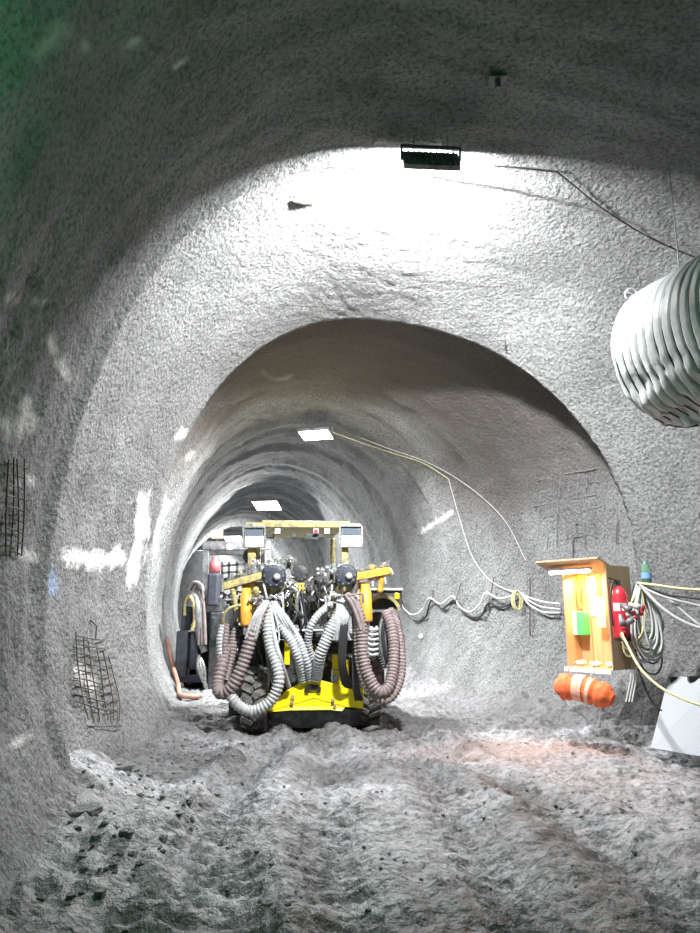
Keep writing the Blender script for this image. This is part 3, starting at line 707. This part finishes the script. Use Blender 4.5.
for x, y in ((293, 697), (292, 703), (333, 700), (335, 706)):
    MB().box(P(x, y, -.05), (.045, .03, .06)).build('blade_bolt', M['dull_yellow'], up_, bevel=.006)
for x0, y0, x1, y1, d0, d1 in ((332, 655, 345, 686, .05, .12), (343, 660, 349, 688, .1, .2), (284, 640, 290, 665, .3, .5), (305, 632, 311, 660, .5, .6), (264, 694, 270, 710, .02, .1)):
    q_ = MB(); blockpx(q_, x0, y0, x1, y1, d0, d1); q_.build('yellow_plate', M['yellow'], rig, bevel=.01)
for x in (290, 335):
    q_ = MB(); q_.bar(P(x-3, 670, .0), P(x+8, 670, .0), .02); q_.bar(P(x-3, 670, .0), P(x-3, 684, .0), .02); q_.bar(P(x+8, 670, .0), P(x+8, 684, .0), .02)
    q_.build('lamp_guard', M['grey'], rig)
for x in (293, 335):
    hl = MB().lathe(P(x, 678, .05), (0, -1, 0), [(-.06, .03), (0, .055), (.05, .06), (.06, .052), (.045, .001)], 16).build('headlamp', M['steel'], rig)
# wheels
def wheel(px0, px1, ybot, Yf, rad, dual=False):
    a = at(px0, ybot, Yf); c = at(px1, ybot, Yf); x0, x1 = a.x, c.x; zc = gz((x0+x1)/2, Yf+rad)+rad-.02; w = x1-x0; mx = (x0+x1)/2; yc = Yf+rad*.8
    n = 44; mb = MB()
    prof = [(-w/2, rad*.55), (-w/2, rad*.86), (-w*.42, rad*.95), (-w*.25, rad*.97), (w*.25, rad*.97), (w*.42, rad*.95), (w/2, rad*.86), (w/2, rad*.55)]
    mb.lathe((mx, yc, zc), (1, 0, 0), prof, n)
    for k in range(22):
        for sg in (-1, 1):
            a_ = 2*PI*(k+.5*(sg > 0))/22; rr = rad*.975; rot = Matrix.Rotation(-a_, 3, 'X') @ Matrix.Rotation(sg*R(28), 3, 'Z')
            c_ = Vector((mx+sg*w*.24, yc+rr*math.sin(-a_)*-1*-1, zc+rr*math.cos(a_)))
            c_ = Vector((mx+sg*w*.24, yc, zc))+Matrix.Rotation(-a_, 3, 'X') @ Vector((0, 0, rr))
            mb.box(c_, (w*.50, .06, .06), rot)
    o = mb.build('tyre', M['rubber'], rig)
    MB().lathe((mx, yc, zc), (1, 0, 0), [(-w*.35, .001), (-w*.35, rad*.2), (-w*.2, rad*.3), (-w*.3, rad*.56), (w*.3, rad*.56), (w*.2, rad*.3), (w*.35, rad*.2), (w*.35, .001)], 20).build('rim', M['dull_yellow'], o)
wheel(240, 266, 732, 10.35, .50); wheel(356, 382, 727, 10.75, .50)
wheel(243, 262, 720, 12.9, .50); wheel(356, 374, 718, 12.9, .50)
# side body left (dark uprights)
q_ = MB(); blockpx(q_, 228, 650, 243, 716, .75, 2.2); blockpx(q_, 236, 625, 262, 690, .55, 1.6); q_.build('side_housing', M['dark'], rig, bevel=.03)
q_ = MB(); blockpx(q_, 364, 612, 384, 690, .6, 2.4); q_.build('side_housing', M['dark'], rig, bevel=.03)
q_ = MB(); blockpx(q_, 372, 588, 402, 609, .55, 2.3); q_.build('fuel_box', M['dark'], rig, bevel=.03, label='black side box with pale top edge')
q_ = MB(); blockpx(q_, 371, 588, 403, 590.5, .5, 2.3); q_.build('box_lid', M['hose_white'], rig, bevel=.01)
# fender arc at right (yellow)
cf = P(383, 613, .45); arc = [cf+Vector((.25*math.cos(a_), 0, .25*math.sin(a_))) for a_ in np.linspace(R(10), R(165), 18)]
q_ = MB()
for a_, b_ in zip(arc, arc[1:]): q_.bar(a_, b_, .05, .22, up=(0, 1, 0))
q_.build('fender', M['dull_yellow'], rig, label='curved yellow fender at the right side')
MB().box(P(397, 596, .48), (.07, .03, .1)).build('marker_plate', M['yellow'], rig, bevel=.02)
# yellow cage + bracket bar centre
q_ = MB()
for x in range(288, 306, 3): q_.bar(P(x, 583, .3), P(x, 600, .3), .012)
for y in range(584, 601, 4): q_.bar(P(287, y, .3), P(305, y, .3), .012)
q_.build('guard_grille', M['yellow'], rig)
q_ = MB(); q_.bar(P(283, 603, .25), P(316, 603, .25), .05, .05); q_.bar(P(262, 606, .4), P(356, 606, .4), .08, .12); q_.build('cross_beam', M['dull_yellow'], rig, bevel=.006)
q_ = MB(); blockpx(q_, 282, 590, 318, 625, .7, 2.5); q_.build('engine_cover', M['dark'], rig, bevel=.04)
# canopy
YC = 1.0
cy = MB()
cy.bar(P(246, 525, YC), P(361, 526, YC), .09, .075); cy.build('canopy_beam', M['dull_yellow'], rig, bevel=.012)
q_ = MB(); tl = P(262, 523, YC); tr = P(350, 524, YC); q_.prism([tl, tr, tr+Vector((-.35, 2.2, 0)), tl+Vector((-.35, 2.2, 0))], (0, 0, .045)); q_.build('canopy_roof', M['dull_yellow'], rig, bevel=.01)
for x, y0, y1, w in ((252, 530, 640, .13), (345, 530, 640, .11)):
    MB().bar(P(x, y1, YC), P(x, y0, YC), w, .09, up=(0, 1, 0)).build('canopy_post', M['dull_yellow'], rig, bevel=.01)
for x in (262, 350):
    q = P(x, 525, YC)+Vector((-.33, 2.1, 0)); MB().bar(Vector((q.x, q.y, 1.2)), q, .1, .09, up=(0, 1, 0)).build('canopy_post', M['dull_yellow'], rig, bevel=.01)
for (x0, x1, y0, y1, xs) in ((243.5, 265, 527, 547, 0), (340, 362, 526, 546.5, 0)):
    dd = YC-.12; ym = y0+(y1-y0)*.46
    fr = MB(); q = [P(x0, y0, dd), P(x1, y0, dd), P(x1, y1, dd), P(x0, y1, dd)]
    for a_, b_ in zip(q, q[1:]+q[:1]): fr.bar(a_, b_, .03, .06, up=(0, 1, 0))
    wl = fr.build('work_light', M['steel'], rig, bevel=.005)
    bx = MB(); blockpx(bx, x0+1, y0+1, x1-1, y1-1, dd+.01, dd+.11); bx.build('light_housing', M['grey'], wl, bevel=.01)
    bx = MB(); blockpx(bx, x0+2, ym, x1-1.6, y1-1, dd-.012, dd+.02); bx.build('lit_lens', M['emit_soft'], wl, label='lit lower lens')
    bx = MB(); blockpx(bx, x0+3, y0+2.5, x1-3, ym-1, dd-.01, dd+.02); bx.build('dark_lens', M['glass'], wl, label='dark upper glass')
MB().tube(spline([P(246, 530, YC-.1), P(249, 524, YC-.1), P(254, 525, YC-.1), P(256, 530, YC-.1)], 5), .012, 6).build('lamp_wire', M['steel'], rig)
for x, m_, s_ in ((277.5, 'emit_soft', 6), (327, 'emit_soft', 6), (316, 'red_lens', 5)):
    q_ = MB(); blockpx(q_, x-s_/2, 531-s_/2, x+s_/2, 531+s_/2, YC-.14, YC-.05); sl = q_.build('small_lamp', M['grey'] if m_ != 'red_lens' else M['white'], rig, bevel=.006)
    q_ = MB(); blockpx(q_, x-s_/2+.6, 531-s_/2+.6, x+s_/2-.6, 531+s_/2-.6, YC-.15, YC-.12); q_.build('lens', M[m_], sl)
for x, w in ((270, 7), (294, 6), (312, 13), (320, 6)):
    q_ = MB(); blockpx(q_, x-w/2, 534, x+w/2, 538+(w > 8)*2, YC-.06, YC+.1); q_.build('ceiling_box', M['dark'], rig, bevel=.01)
# round dark spare drums
def drum(x, y, d, rpx, dep, m='dark', hub=True, hx=(3, 1)):
    c = P(x, y, d); r = rpx/66.
    o = MB().lathe(c+Vector((0, dep, 0)), (0, -1, 0), [(0, r*.8), (0, r*.9), (dep*.9, r), (dep, r*.95), (dep+.012, r*.62), (dep+.014, .001)], 28).build('rotation_unit', M[m], rig)
    bt = MB()
    for k in range(10): bt.cyl(c+Vector((r*.78*math.cos(k*PI/5), .0, r*.78*math.sin(k*PI/5))), c+Vector((r*.78*math.cos(k*PI/5), -.02, r*.78*math.sin(k*PI/5))), .013, 6)
    bt.build('bolt_ring', M['grey'], o)
    if hub: q = P(x+hx[0], y+hx[1], d-.02); MB().lathe(q, (0, -1, 0), [(-.03, .05), (.03, .048), (.045, .03), (.045, .001)], 16).build('hub', M['hose_white'], o, label='pale hub')
    return o
drum(274, 576, -.20, 11.5, .28, 'navy'); drum(346, 575, -.20, 11, .28, 'navy'); drum(300, 573, .8, 9.5, .2, hub=False)
drum(251, 556, 1.35, 9.5, .25, hub=False)
# booms
for side, pts in (('l', [(248, 590, .0), (262, 588, .5), (284, 592, 1.4)]), ('r', [(362, 590, .0), (352, 590, .5), (330, 594, 1.4)])):
    p = [P(*q) for q in pts]; q_ = MB()
    q_.bar(p[0], p[1], .22, .22); q_.bar(p[1], p[2], .26, .26); q_.build('boom_beam', M['dull_yellow'], rig, bevel=.02)
random.seed(11)
# left feed rail: pale beam, with clutter of fittings on top
def feed(a, b, dpt, label, mm, n=14, flip_=1):
    A1, B1 = P(*a, dpt), P(*b, dpt); q_ = MB(); q_.bar(A1, B1, .16, .085); q_.bar(A1+Vector((0, .0, .06)), B1+Vector((0, 0, .06)), .12, .03); q_.bar(A1-Vector((0, .0, .055)), B1-Vector((0, 0, .055)), .19, .02)
    f_ = q_.build('feed_rail', mm, rig, bevel=.008, label=label)
    st_ = MB()
    for k in range(n):
        t0_ = A1.lerp(B1, (k+.5)/n); hh = random.uniform(.03, .085)
        if random.random() < .5: st_.cyl(t0_+Vector((0, -.05, .06)), t0_+Vector((0, -.05, .06+hh)), random.uniform(.02, .035), 10)
        else: st_.box(t0_+Vector((0, -.03, .08)), (random.uniform(.04, .08), .08, hh))
    st_.build('fittings', M['steel'], f_)
feed((223, 586), (262, 575), -.05, 'pale yellow left feed rail', M['dull_yellow']); feed((352, 577), (389, 570), -.05, 'yellow right feed rail', M['amber'])
feed((250, 577), (285, 567), .15, 'grey left rail with bolts', M['steel'], 10); feed((318, 577), (345, 568), .15, 'grey inner rail with bolts', M['steel'], 10)
# rock drill bodies (steel clutter) either side
def rock_drill(x, y, d, sx):
    q_ = MB(); c = P(x, y, d)
    q_.lathe(c-Vector((sx*.22, 0, .03)), (sx, .1, .25), [(0, .03), (.0, .09), (.1, .09), (.11, .11), (.17, .11), (.18, .085), (.32, .085), (.33, .12), (.4, .12), (.41, .05), (.46, .05), (.46, .001)], 20)
    for k in range(4): q_.cyl(c+Vector((sx*(-.15+.1*k), -.10, -.08)), c+Vector((sx*(-.12+.1*k), -.14, .10)), .022, 8)
    for k in range(5): q_.ball(c+Vector((sx*random.uniform(-.2, .25), -.1, random.uniform(-.1, .12))), .035, 8)
    q_.build('rock_drill', M['steel'], rig)
rock_drill(262, 571, .0, 1); rock_drill(331, 577, -.05, 1); rock_drill(282, 566, .25, 1); rock_drill(322, 588, .1, 1)
# amber cylinders
for (x0, y0), (x1, y1), w in (((246, 588), (246, 626), .085), ((365, 584), (367, 622), .085)):
    a, c = P(x0, y0, -.12), P(x1, y1, -.12); cy_ = MB().lathe(c, (a-c).normalized(), [(0, .03), (0, w*.9), (.03, w), ((a-c).length*.8, w), ((a-c).length*.82, w*.75), ((a-c).length, w*.75), ((a-c).length, .001)], 20).build('amber_cylinder', M['amber'], rig)
    MB().cyl(c, c-Vector((0, 0, .12)), .04, 12).build('piston_rod', M['steel'], cy_)
for (a, c, w, m_) in (((233, 590), (238, 620), .04, 'dull_yellow'), ((372, 568), (388, 572), .05, 'amber'), ((356, 582), (352, 600), .045, 'grey'), ((256, 590), (262, 604), .045, 'dull_yellow'), ((226, 600), (262, 597), .02, 'steel'), ((254, 606), (280, 594), .02, 'steel'), ((326, 606), (352, 598), .022, 'steel'), ((384, 566), (380, 590), .045, 'amber'), ((376, 570), (378, 586), .03, 'steel'), ((240, 572), (232, 600), .03, 'dull_yellow'), ((320, 600), (345, 606), .02, 'steel')):
    q_ = MB().cyl(P(*a, -.08), P(*c, -.05), w, 12); q_.ball(P(*a, -.08), w*1.15, 10); q_.ball(P(*c, -.05), w*1.15, 10); q_.build('hydraulic_cylinder', M[m_], rig)
# fittings cluster: short elbow fittings over the boom heads
random.seed(21)
def cluster(cx, cy_, rx, ry, n, d, m_, name='hose_coupling'):
    q_ = MB()
    for _ in range(n):
        x = cx+random.uniform(-rx, rx); y = cy_+random.uniform(-ry, ry); a = P(x, y, d+random.uniform(-.1, .1)); dd = Vector((random.uniform(-1, 1), random.uniform(-.6, .2), random.uniform(-1, .6))).normalized()*random.uniform(.06, .14)
        q_.tube(spline([a, a+dd*.6, a+dd+Vector((0, 0, -.04))], 4), random.uniform(.012, .022), 7)
        q_.cyl(a-dd*.1, a+dd*.25, random.uniform(.022, .034), 6)
    q_.build(name, M[m_], rig)
cluster(262, 567, 9, 5, 22, .12, 'hose_white'); cluster(288, 588, 9, 8, 26, 0, 'steel'); cluster(324, 582, 9, 9, 30, .0, 'steel'); cluster(240, 600, 14, 8, 22, .05, 'grey')
cluster(266, 598, 14, 5, 26, -.1, 'steel'); cluster(340, 600, 14, 6, 26, -.12, 'hose_white'); cluster(380, 572, 8, 6, 14, 0, 'hose_white'); cluster(300, 612, 26, 14, 50, .25, 'grey')
cluster(372, 640, 5, 14, 18, .1, 'hose_white'); cluster(240, 640, 8, 26, 26, .15, 'dark'); cluster(250, 690, 8, 12, 12, .25, 'grey'); cluster(318, 655, 16, 14, 20, .3, 'dull_yellow')
# --- hoses ---
def hose(pts, r, m_, rib=False, label=None, n=9):
    Q = [P(*p) for p in pts]; q_ = MB()
    if rib: ribtube(q_, Q, r, rib if rib is not True else .05, 12, .13)
    else: q_.tube(resample(spline(Q, 10), .035), r, n)
    return q_.build('sleeved_hose' if rib else 'hydraulic_hose', M[m_], rig, label=label)
# left big sleeve, sweeping down from boom head then up to left
hose([(264, 605, -.35), (258, 620, -.4), (251, 638, -.42), (245, 658, -.42), (237, 678, -.42), (229, 690, -.40), (221, 693, -.36), (218, 685, -.25), (222, 665, -.15), (226, 645, 0)], .083, 'hose_brown', .075, 'thick grey brown sleeve sweeping down at the left')
for k, o_ in enumerate((-4.5, -1.5, 1.5, 4)): hose([(267+o_*.4, 601, -.4), (260+o_*.8, 612, -.46), (255+o_, 624, -.48), (251+o_*1.1, 639, -.47)], .022, 'hose_grey')
hose([(266, 603, -.3), (267, 625, -.34), (270, 646, -.37), (276, 663, -.42), (279, 680, -.45), (274, 696, -.45), (265, 706, -.45), (252, 711, -.44), (239, 706, -.42), (230, 695, -.38)], .072, 'hose_grey', .065, 'grey sleeve looping low in front of the left wheel')
hose([(270, 606, -.30), (272, 622, -.34), (276, 644, -.40), (281, 661, -.40), (289, 687, -.10)], .034, 'hose_white', label='smooth pale white hose left of the centre bundle')
hose([(271, 604, -.25), (277, 622, -.3), (279, 640, -.34), (273, 650, -.34)], .012, 'hose_white')
hose([(223, 625, -.1), (220, 640, -.12), (221, 662, -.12), (221, 683, -.2)], .05, 'hose_grey', .06); hose([(227, 624, -.1), (225, 645, -.12), (225, 665, -.12)], .045, 'hose_brown', .06)
hose([(234, 618, .05), (233, 640, .05), (229, 667, .0), (226, 682, -.1)], .07, 'hose_brown', .06)
hose([(244, 605, -.15), (232, 607, -.2), (225, 613, -.2), (223, 622, -.15), (226, 630, -.05)], .020, 'dull_yellow'); hose([(243, 606, -.1), (236, 616, -.1), (230, 628, -.1)], .035, 'hose_black')
# centre V of corrugated hoses meeting at the blade
hose([(273, 606, -.2), (282, 627, -.25), (292, 643, -.25), (298, 658, -.22), (303, 680, -.04)], .062, 'hose_white', .055, 'corrugated pale hose on the left of the centre pair')
hose([(275, 606, -.1), (289, 625, -.18), (300, 643, -.2), (306.5, 662, -.18), (310, 680, -.04)], .058, 'hose_white', .055)
hose([(331, 605, -.1), (320, 613, -.18), (311, 626, -.2), (308, 642, -.12), (311, 658, -.02)], .052, 'hose_white', .055, 'corrugated pale hose curving out of the centre')
hose([(342, 606, -.2), (338, 616, -.26), (328, 636, -.30), (320, 656, -.26), (316, 678, -.06)], .078, 'hose_white', .055, 'thickest corrugated pale hose right of centre')
hose([(347, 607, -.15), (342, 622, -.2), (336, 642, -.2)], .055, 'hose_white', .055)
for k in range(7):
    x = 337+k*2.3; hose([(x+1, 600, -.3), (x, 612, -.34), (x-4-k*.2, 626, -.34), (x-7+k*1.0, 640, -.3)], .024, 'hose_white' if k % 3 else 'hose_grey')
for k in range(5): hose([(342+k*1.5, 612, -.34), (340+k*1.6, 640, -.36), (339+k*1.6, 664, -.33), (343+k*1.6, 684-k, -.18), (350+k, 688, -.08)], .015, 'hose_black')
for k in range(4): hose([(352+k*1.5, 606, -.3), (354+k, 640, -.3), (353+k*1.4, 680, -.25), (356+k*2, 700, -.1)], .02, 'hose_black' if k % 2 else 'dark')
for k in range(3): hose([(272+k*2, 602, -.2), (280+k*2.6, 618, -.3), (288+k*3, 632, -.25), (294+k*4, 648, -.1)], .020, 'hose_white' if k % 2 else 'hose_grey')
# right mauve-brown big loops
hose([(350, 596, -.35), (358, 612, -.38), (362, 632, -.4), (363, 655, -.42), (368, 675, -.44), (378, 691, -.44), (388, 688, -.4), (393, 670, -.3), (394, 645, -.2), (391, 625, -.1), (386, 612, 0)], .078, 'hose_brown', .06, 'mauve sleeve, inner of the two loops at the right')
hose([(346, 594, -.3), (356, 612, -.32), (358, 640, -.35), (360, 665, -.38), (368, 688, -.4), (382, 700, -.4), (394, 694, -.35), (401, 675, -.25), (401, 650, -.15), (397, 625, -.05), (390, 610, .1)], .058, 'hose_brown', .06, 'mauve sleeve, outer loop at the right')
hose([(346, 596, -.42), (352, 604, -.45), (357, 616, -.46), (361, 630, -.46)], .03, 'hose_brown'); hose([(349, 594, -.42), (356, 604, -.45), (361, 616, -.46), (364, 632, -.46)], .03, 'hose_brown')
hose([(338, 596, -.4), (352, 595, -.45), (362, 594, -.45), (363, 603, -.42)], .014, 'hose_brown')
hose([(396, 640, -.05), (396, 660, -.1), (392, 682, -.2), (384, 694, -.25)], .022, 'hose_white'); hose([(389, 615, .05), (381, 630, .0), (379, 650, .0), (383, 668, .05)], .06, 'hose_black', .05)
hose([(398, 616, .0), (403, 640, -.05), (403, 670, -.1), (397, 692, -.15)], .02, 'hose_black')
for k in range(5): hose([(384+k*2.5, 612, 0), (380+k*3, 630, -.05), (381+k*3, 650, -.05), (384+k*2.5, 664, 0)], .022, 'hose_black' if k % 2 else 'grey')
for k in range(6): hose([(366, 626+k*5, -.05), (371, 630+k*5, -.12), (378, 629+k*5, -.08)], .022, 'hose_white')
# fine tangle across the centre top
random.seed(5)
for k in range(34):
    x = random.uniform(266, 350); y = random.uniform(584, 604); x2 = x+random.uniform(-16, 16); y2 = y+random.uniform(18, 44); d = random.uniform(-.12, .2)
    hose([(x, y, d), (x+(x2-x)*.2+random.uniform(-6, 6), y-(random.random()*8), d-.1), ((x+x2)/2+random.uniform(-5, 5), (y+y2)/2, d-.1), (x2, y2, d+.1)], random.choice((.012, .016, .02)), random.choice(('hose_white', 'hose_grey', 'hose_black', 'hose_black', 'steel')), n=6)
for k in range(8):
    x = 245+k*4; hose([(x, 590+random.uniform(0, 8), 0), (x+random.uniform(-6, 6), 612, -.1), (x+random.uniform(-8, 6), 640, 0), (x+random.uniform(-6, 6), 668, .2)], .018, random.choice(('hose_black', 'hose_grey', 'hose_black')), n=6)
for k in range(5): hose([(262+k*3, 620+k, .1), (266+k*3, 650, .05), (270+k*2, 676, .1), (276+k*3, 692, .15)], .022, random.choice(('hose_black', 'dark')), n=6)

# ------------------------------------------------------------------ second machine further in, on the left
R2 = 15.6
def Q2(x, y, d=0): return at(x, y, R2+d)
rig2 = empty('parked_machine', (Q2(215, 690).x, R2+.5, 0), 'dark gantry framed machine parked behind the yellow rig on the left', 'machine')
def blk2(name, m_, x0, y0, x1, y1, d0, d1, bev=.03, label=None, par=None):
    a = Q2(x0, y1, d0); c = Q2(x1, y0, d0); return MB().box(((a.x+c.x)/2, R2+(d0+d1)/2, (a.z+c.z)/2), (c.x-a.x, d1-d0, c.z-a.z)).build(name, M[m_], par or rig2, bevel=bev, label=label)
blk2('lower_body', 'navy', 176, 668, 262, 683, .1, 3.0)
blk2('side_cabinet', 'navy', 174, 631, 188, 678, 0, 1.2); blk2('rear_cabinet', 'navy', 180, 606, 192, 640, .5, 1.4); blk2('column_box', 'dark', 207, 612, 223, 692, -.1, .6); blk2('rear_body', 'navy', 196, 604, 226, 688, .65, 2.6)
blk2('side_cabinet', 'navy', 188, 632, 199, 676, .1, 1.2); blk2('column_panel', 'dark', 211, 617, 219, 640, -.14, -.05, .01)
blk2('column_head', 'navy', 206, 573, 219, 606, -.15, .3, .05); blk2('column_head', 'dark', 204, 596, 222, 613, -.1, .3, .04)
for (x0, y0, x1, y1, w) in ((206, 546, 206, 600, .16), (268, 546, 268, 600, .16)):
    MB().bar(Q2(x0, y0, .6), Q2(x1, y1, .6), w, .14, up=(0, 1, 0)).build('gantry_post', M['grey'], rig2, bevel=.02)
MB().bar(Q2(203, 546, .6), Q2(271, 546, .6), .16, .2).build('gantry_beam', M['grey'], rig2, bevel=.02)
MB().bar(Q2(203, 552, 2.6), Q2(268, 552, 2.6), .14, .16).build('gantry_beam', M['grey'], rig2, bevel=.02)
for x in (206, 268): MB().bar(Q2(x, 547, .6), Q2(x-1, 553, 2.6), .12, .12).build('gantry_rail', M['grey'], rig2, bevel=.02)
q_ = MB(); q_.bar(Q2(222, 566, .2), Q2(245, 564, .2), .05); q_.bar(Q2(222, 573, .2), Q2(245, 571, .2), .05)
for x in (222, 229, 237, 245): q_.bar(Q2(x, 562, .2), Q2(x, 580, .2), .05)
q_.build('guard_rail', M['dark'], rig2)
q_ = MB(); cc = Q2(191, 610, .1)
q_.tube([cc+Vector((.14*math.cos(a_), .0, .34*math.sin(a_))) for a_ in np.linspace(R(-80), R(200), 24)], .035, 8); q_.build('ring_guard', M['dull_yellow'], rig2)
MB().tube(spline([Q2(193, 592, 0), Q2(197, 604, -.1), Q2(198, 620, -.1), Q2(201, 640, 0), Q2(205, 652, 0)], 6), .09, 12).build('boom_arm', M['grey'], rig2)
MB().tube(spline([Q2(190, 596, -.1), Q2(194, 604, -.14), Q2(195, 620, -.14), Q2(192, 630, -.14)], 6), .045, 10).build('boom_bracket', M['dull_yellow'], rig2)
for k in range(5):
    MB().tube(resample(spline([Q2(189+k*2, 590, 0), Q2(194+k*2, 582+k, -.1), Q2(203, 588+k*3, -.1), Q2(200+k, 610, -.1), Q2(199+k*1.6, 645, -.1)], 8), .06), .04, 7).build('hydraulic_hose', M['dark'] if k % 2 else M['hose_brown'], rig2)
for k in range(3):
    MB().tube(resample(spline([Q2(199, 655, 0), Q2(198+k*3, 668, -.1), Q2(205, 684+k, -.1), Q2(209, 690, 0)], 8), .06), .04, 7).build('hydraulic_hose', M['steel'], rig2)
# its wheels
for x0, x1, d in ((180, 192, .2), (226, 240, .2)):
    a = Q2(x0, 690, d); c = Q2(x1, 690, d); r0 = .45; zc = gz((a.x+c.x)/2, R2+d+r0)+r0-.02; mx = (a.x+c.x)/2; w = c.x-a.x
    mb = MB().lathe((mx, R2+d+r0, zc), (1, 0, 0), [(-w/2, .001), (-w/2, r0*.85), (-w*.35, r0), (w*.35, r0), (w/2, r0*.85), (w/2, .001)], 28)
    mb.build('tyre', M['rubber'], rig2)
blk2('lamp_panel', 'sheet', 211, 530, 222.5, 538.5, .5, .6, .01, 'pale pink square panel'); MB().bar(Q2(217, 538, .58), Q2(217, 546, .6), .05).build('panel_stalk', M['grey'], rig2)
blk2('small_lamp', 'emit_soft', 226.5, 544.5, 232, 549, .4, .5, .01)
eq = Q2(214.5, 573, .1)
ex = empty('red_canister', eq, 'red canister standing on the dark column head under the grey gantry', 'canister')
MB().lathe(eq, (0, 0, 1), [(0, .02), (0, .12), (.22, .12), (.28, .06), (.36, .05), (.36, .001)], 14).build('canister_body', mat('faded_red', (.42, .12, .12), .6), ex)
# orange-brown pipe lying along the left wall foot
Pp = [at(161, 640, 12.2), at(165, 662, 12.4), at(171, 684, 12.6), at(178, 697, 12.7), at(188, 699, 12.8), at(196, 698, 13.1)]
Pp = [on_wall(163, 640, .09), on_wall(168, 664, .09), on_wall(174, 686, .09)]+[on_floor(x, y)+Vector((0, 0, .06)) for x, y in ((180, 698), (190, 700), (200, 699))]
MB().tube(resample(spline(Pp, 8), .06), .045, 10).build('floor_pipe', mat('terracotta_pipe', (.52, .26, .18), .7, noise=(6, (.3, .16, .12), .3, .6)), label='terracotta coloured pipe curving along the foot of the far left wall', cat='pipe')

# ------------------------------------------------------------------ world and view
w = bpy.data.worlds.new('World'); S.world = w; w.use_nodes = True
w.node_tree.nodes['Background'].inputs[0].default_value = (.55, .7, .75, 1); w.node_tree.nodes['Background'].inputs[1].default_value = PW
S.view_settings.view_transform = 'Standard'; S.view_settings.look = 'None'; S.view_settings.gamma = 1; S.view_settings.exposure = EXPO
try: S.view_settings.use_curve_mapping = False
except Exception: pass
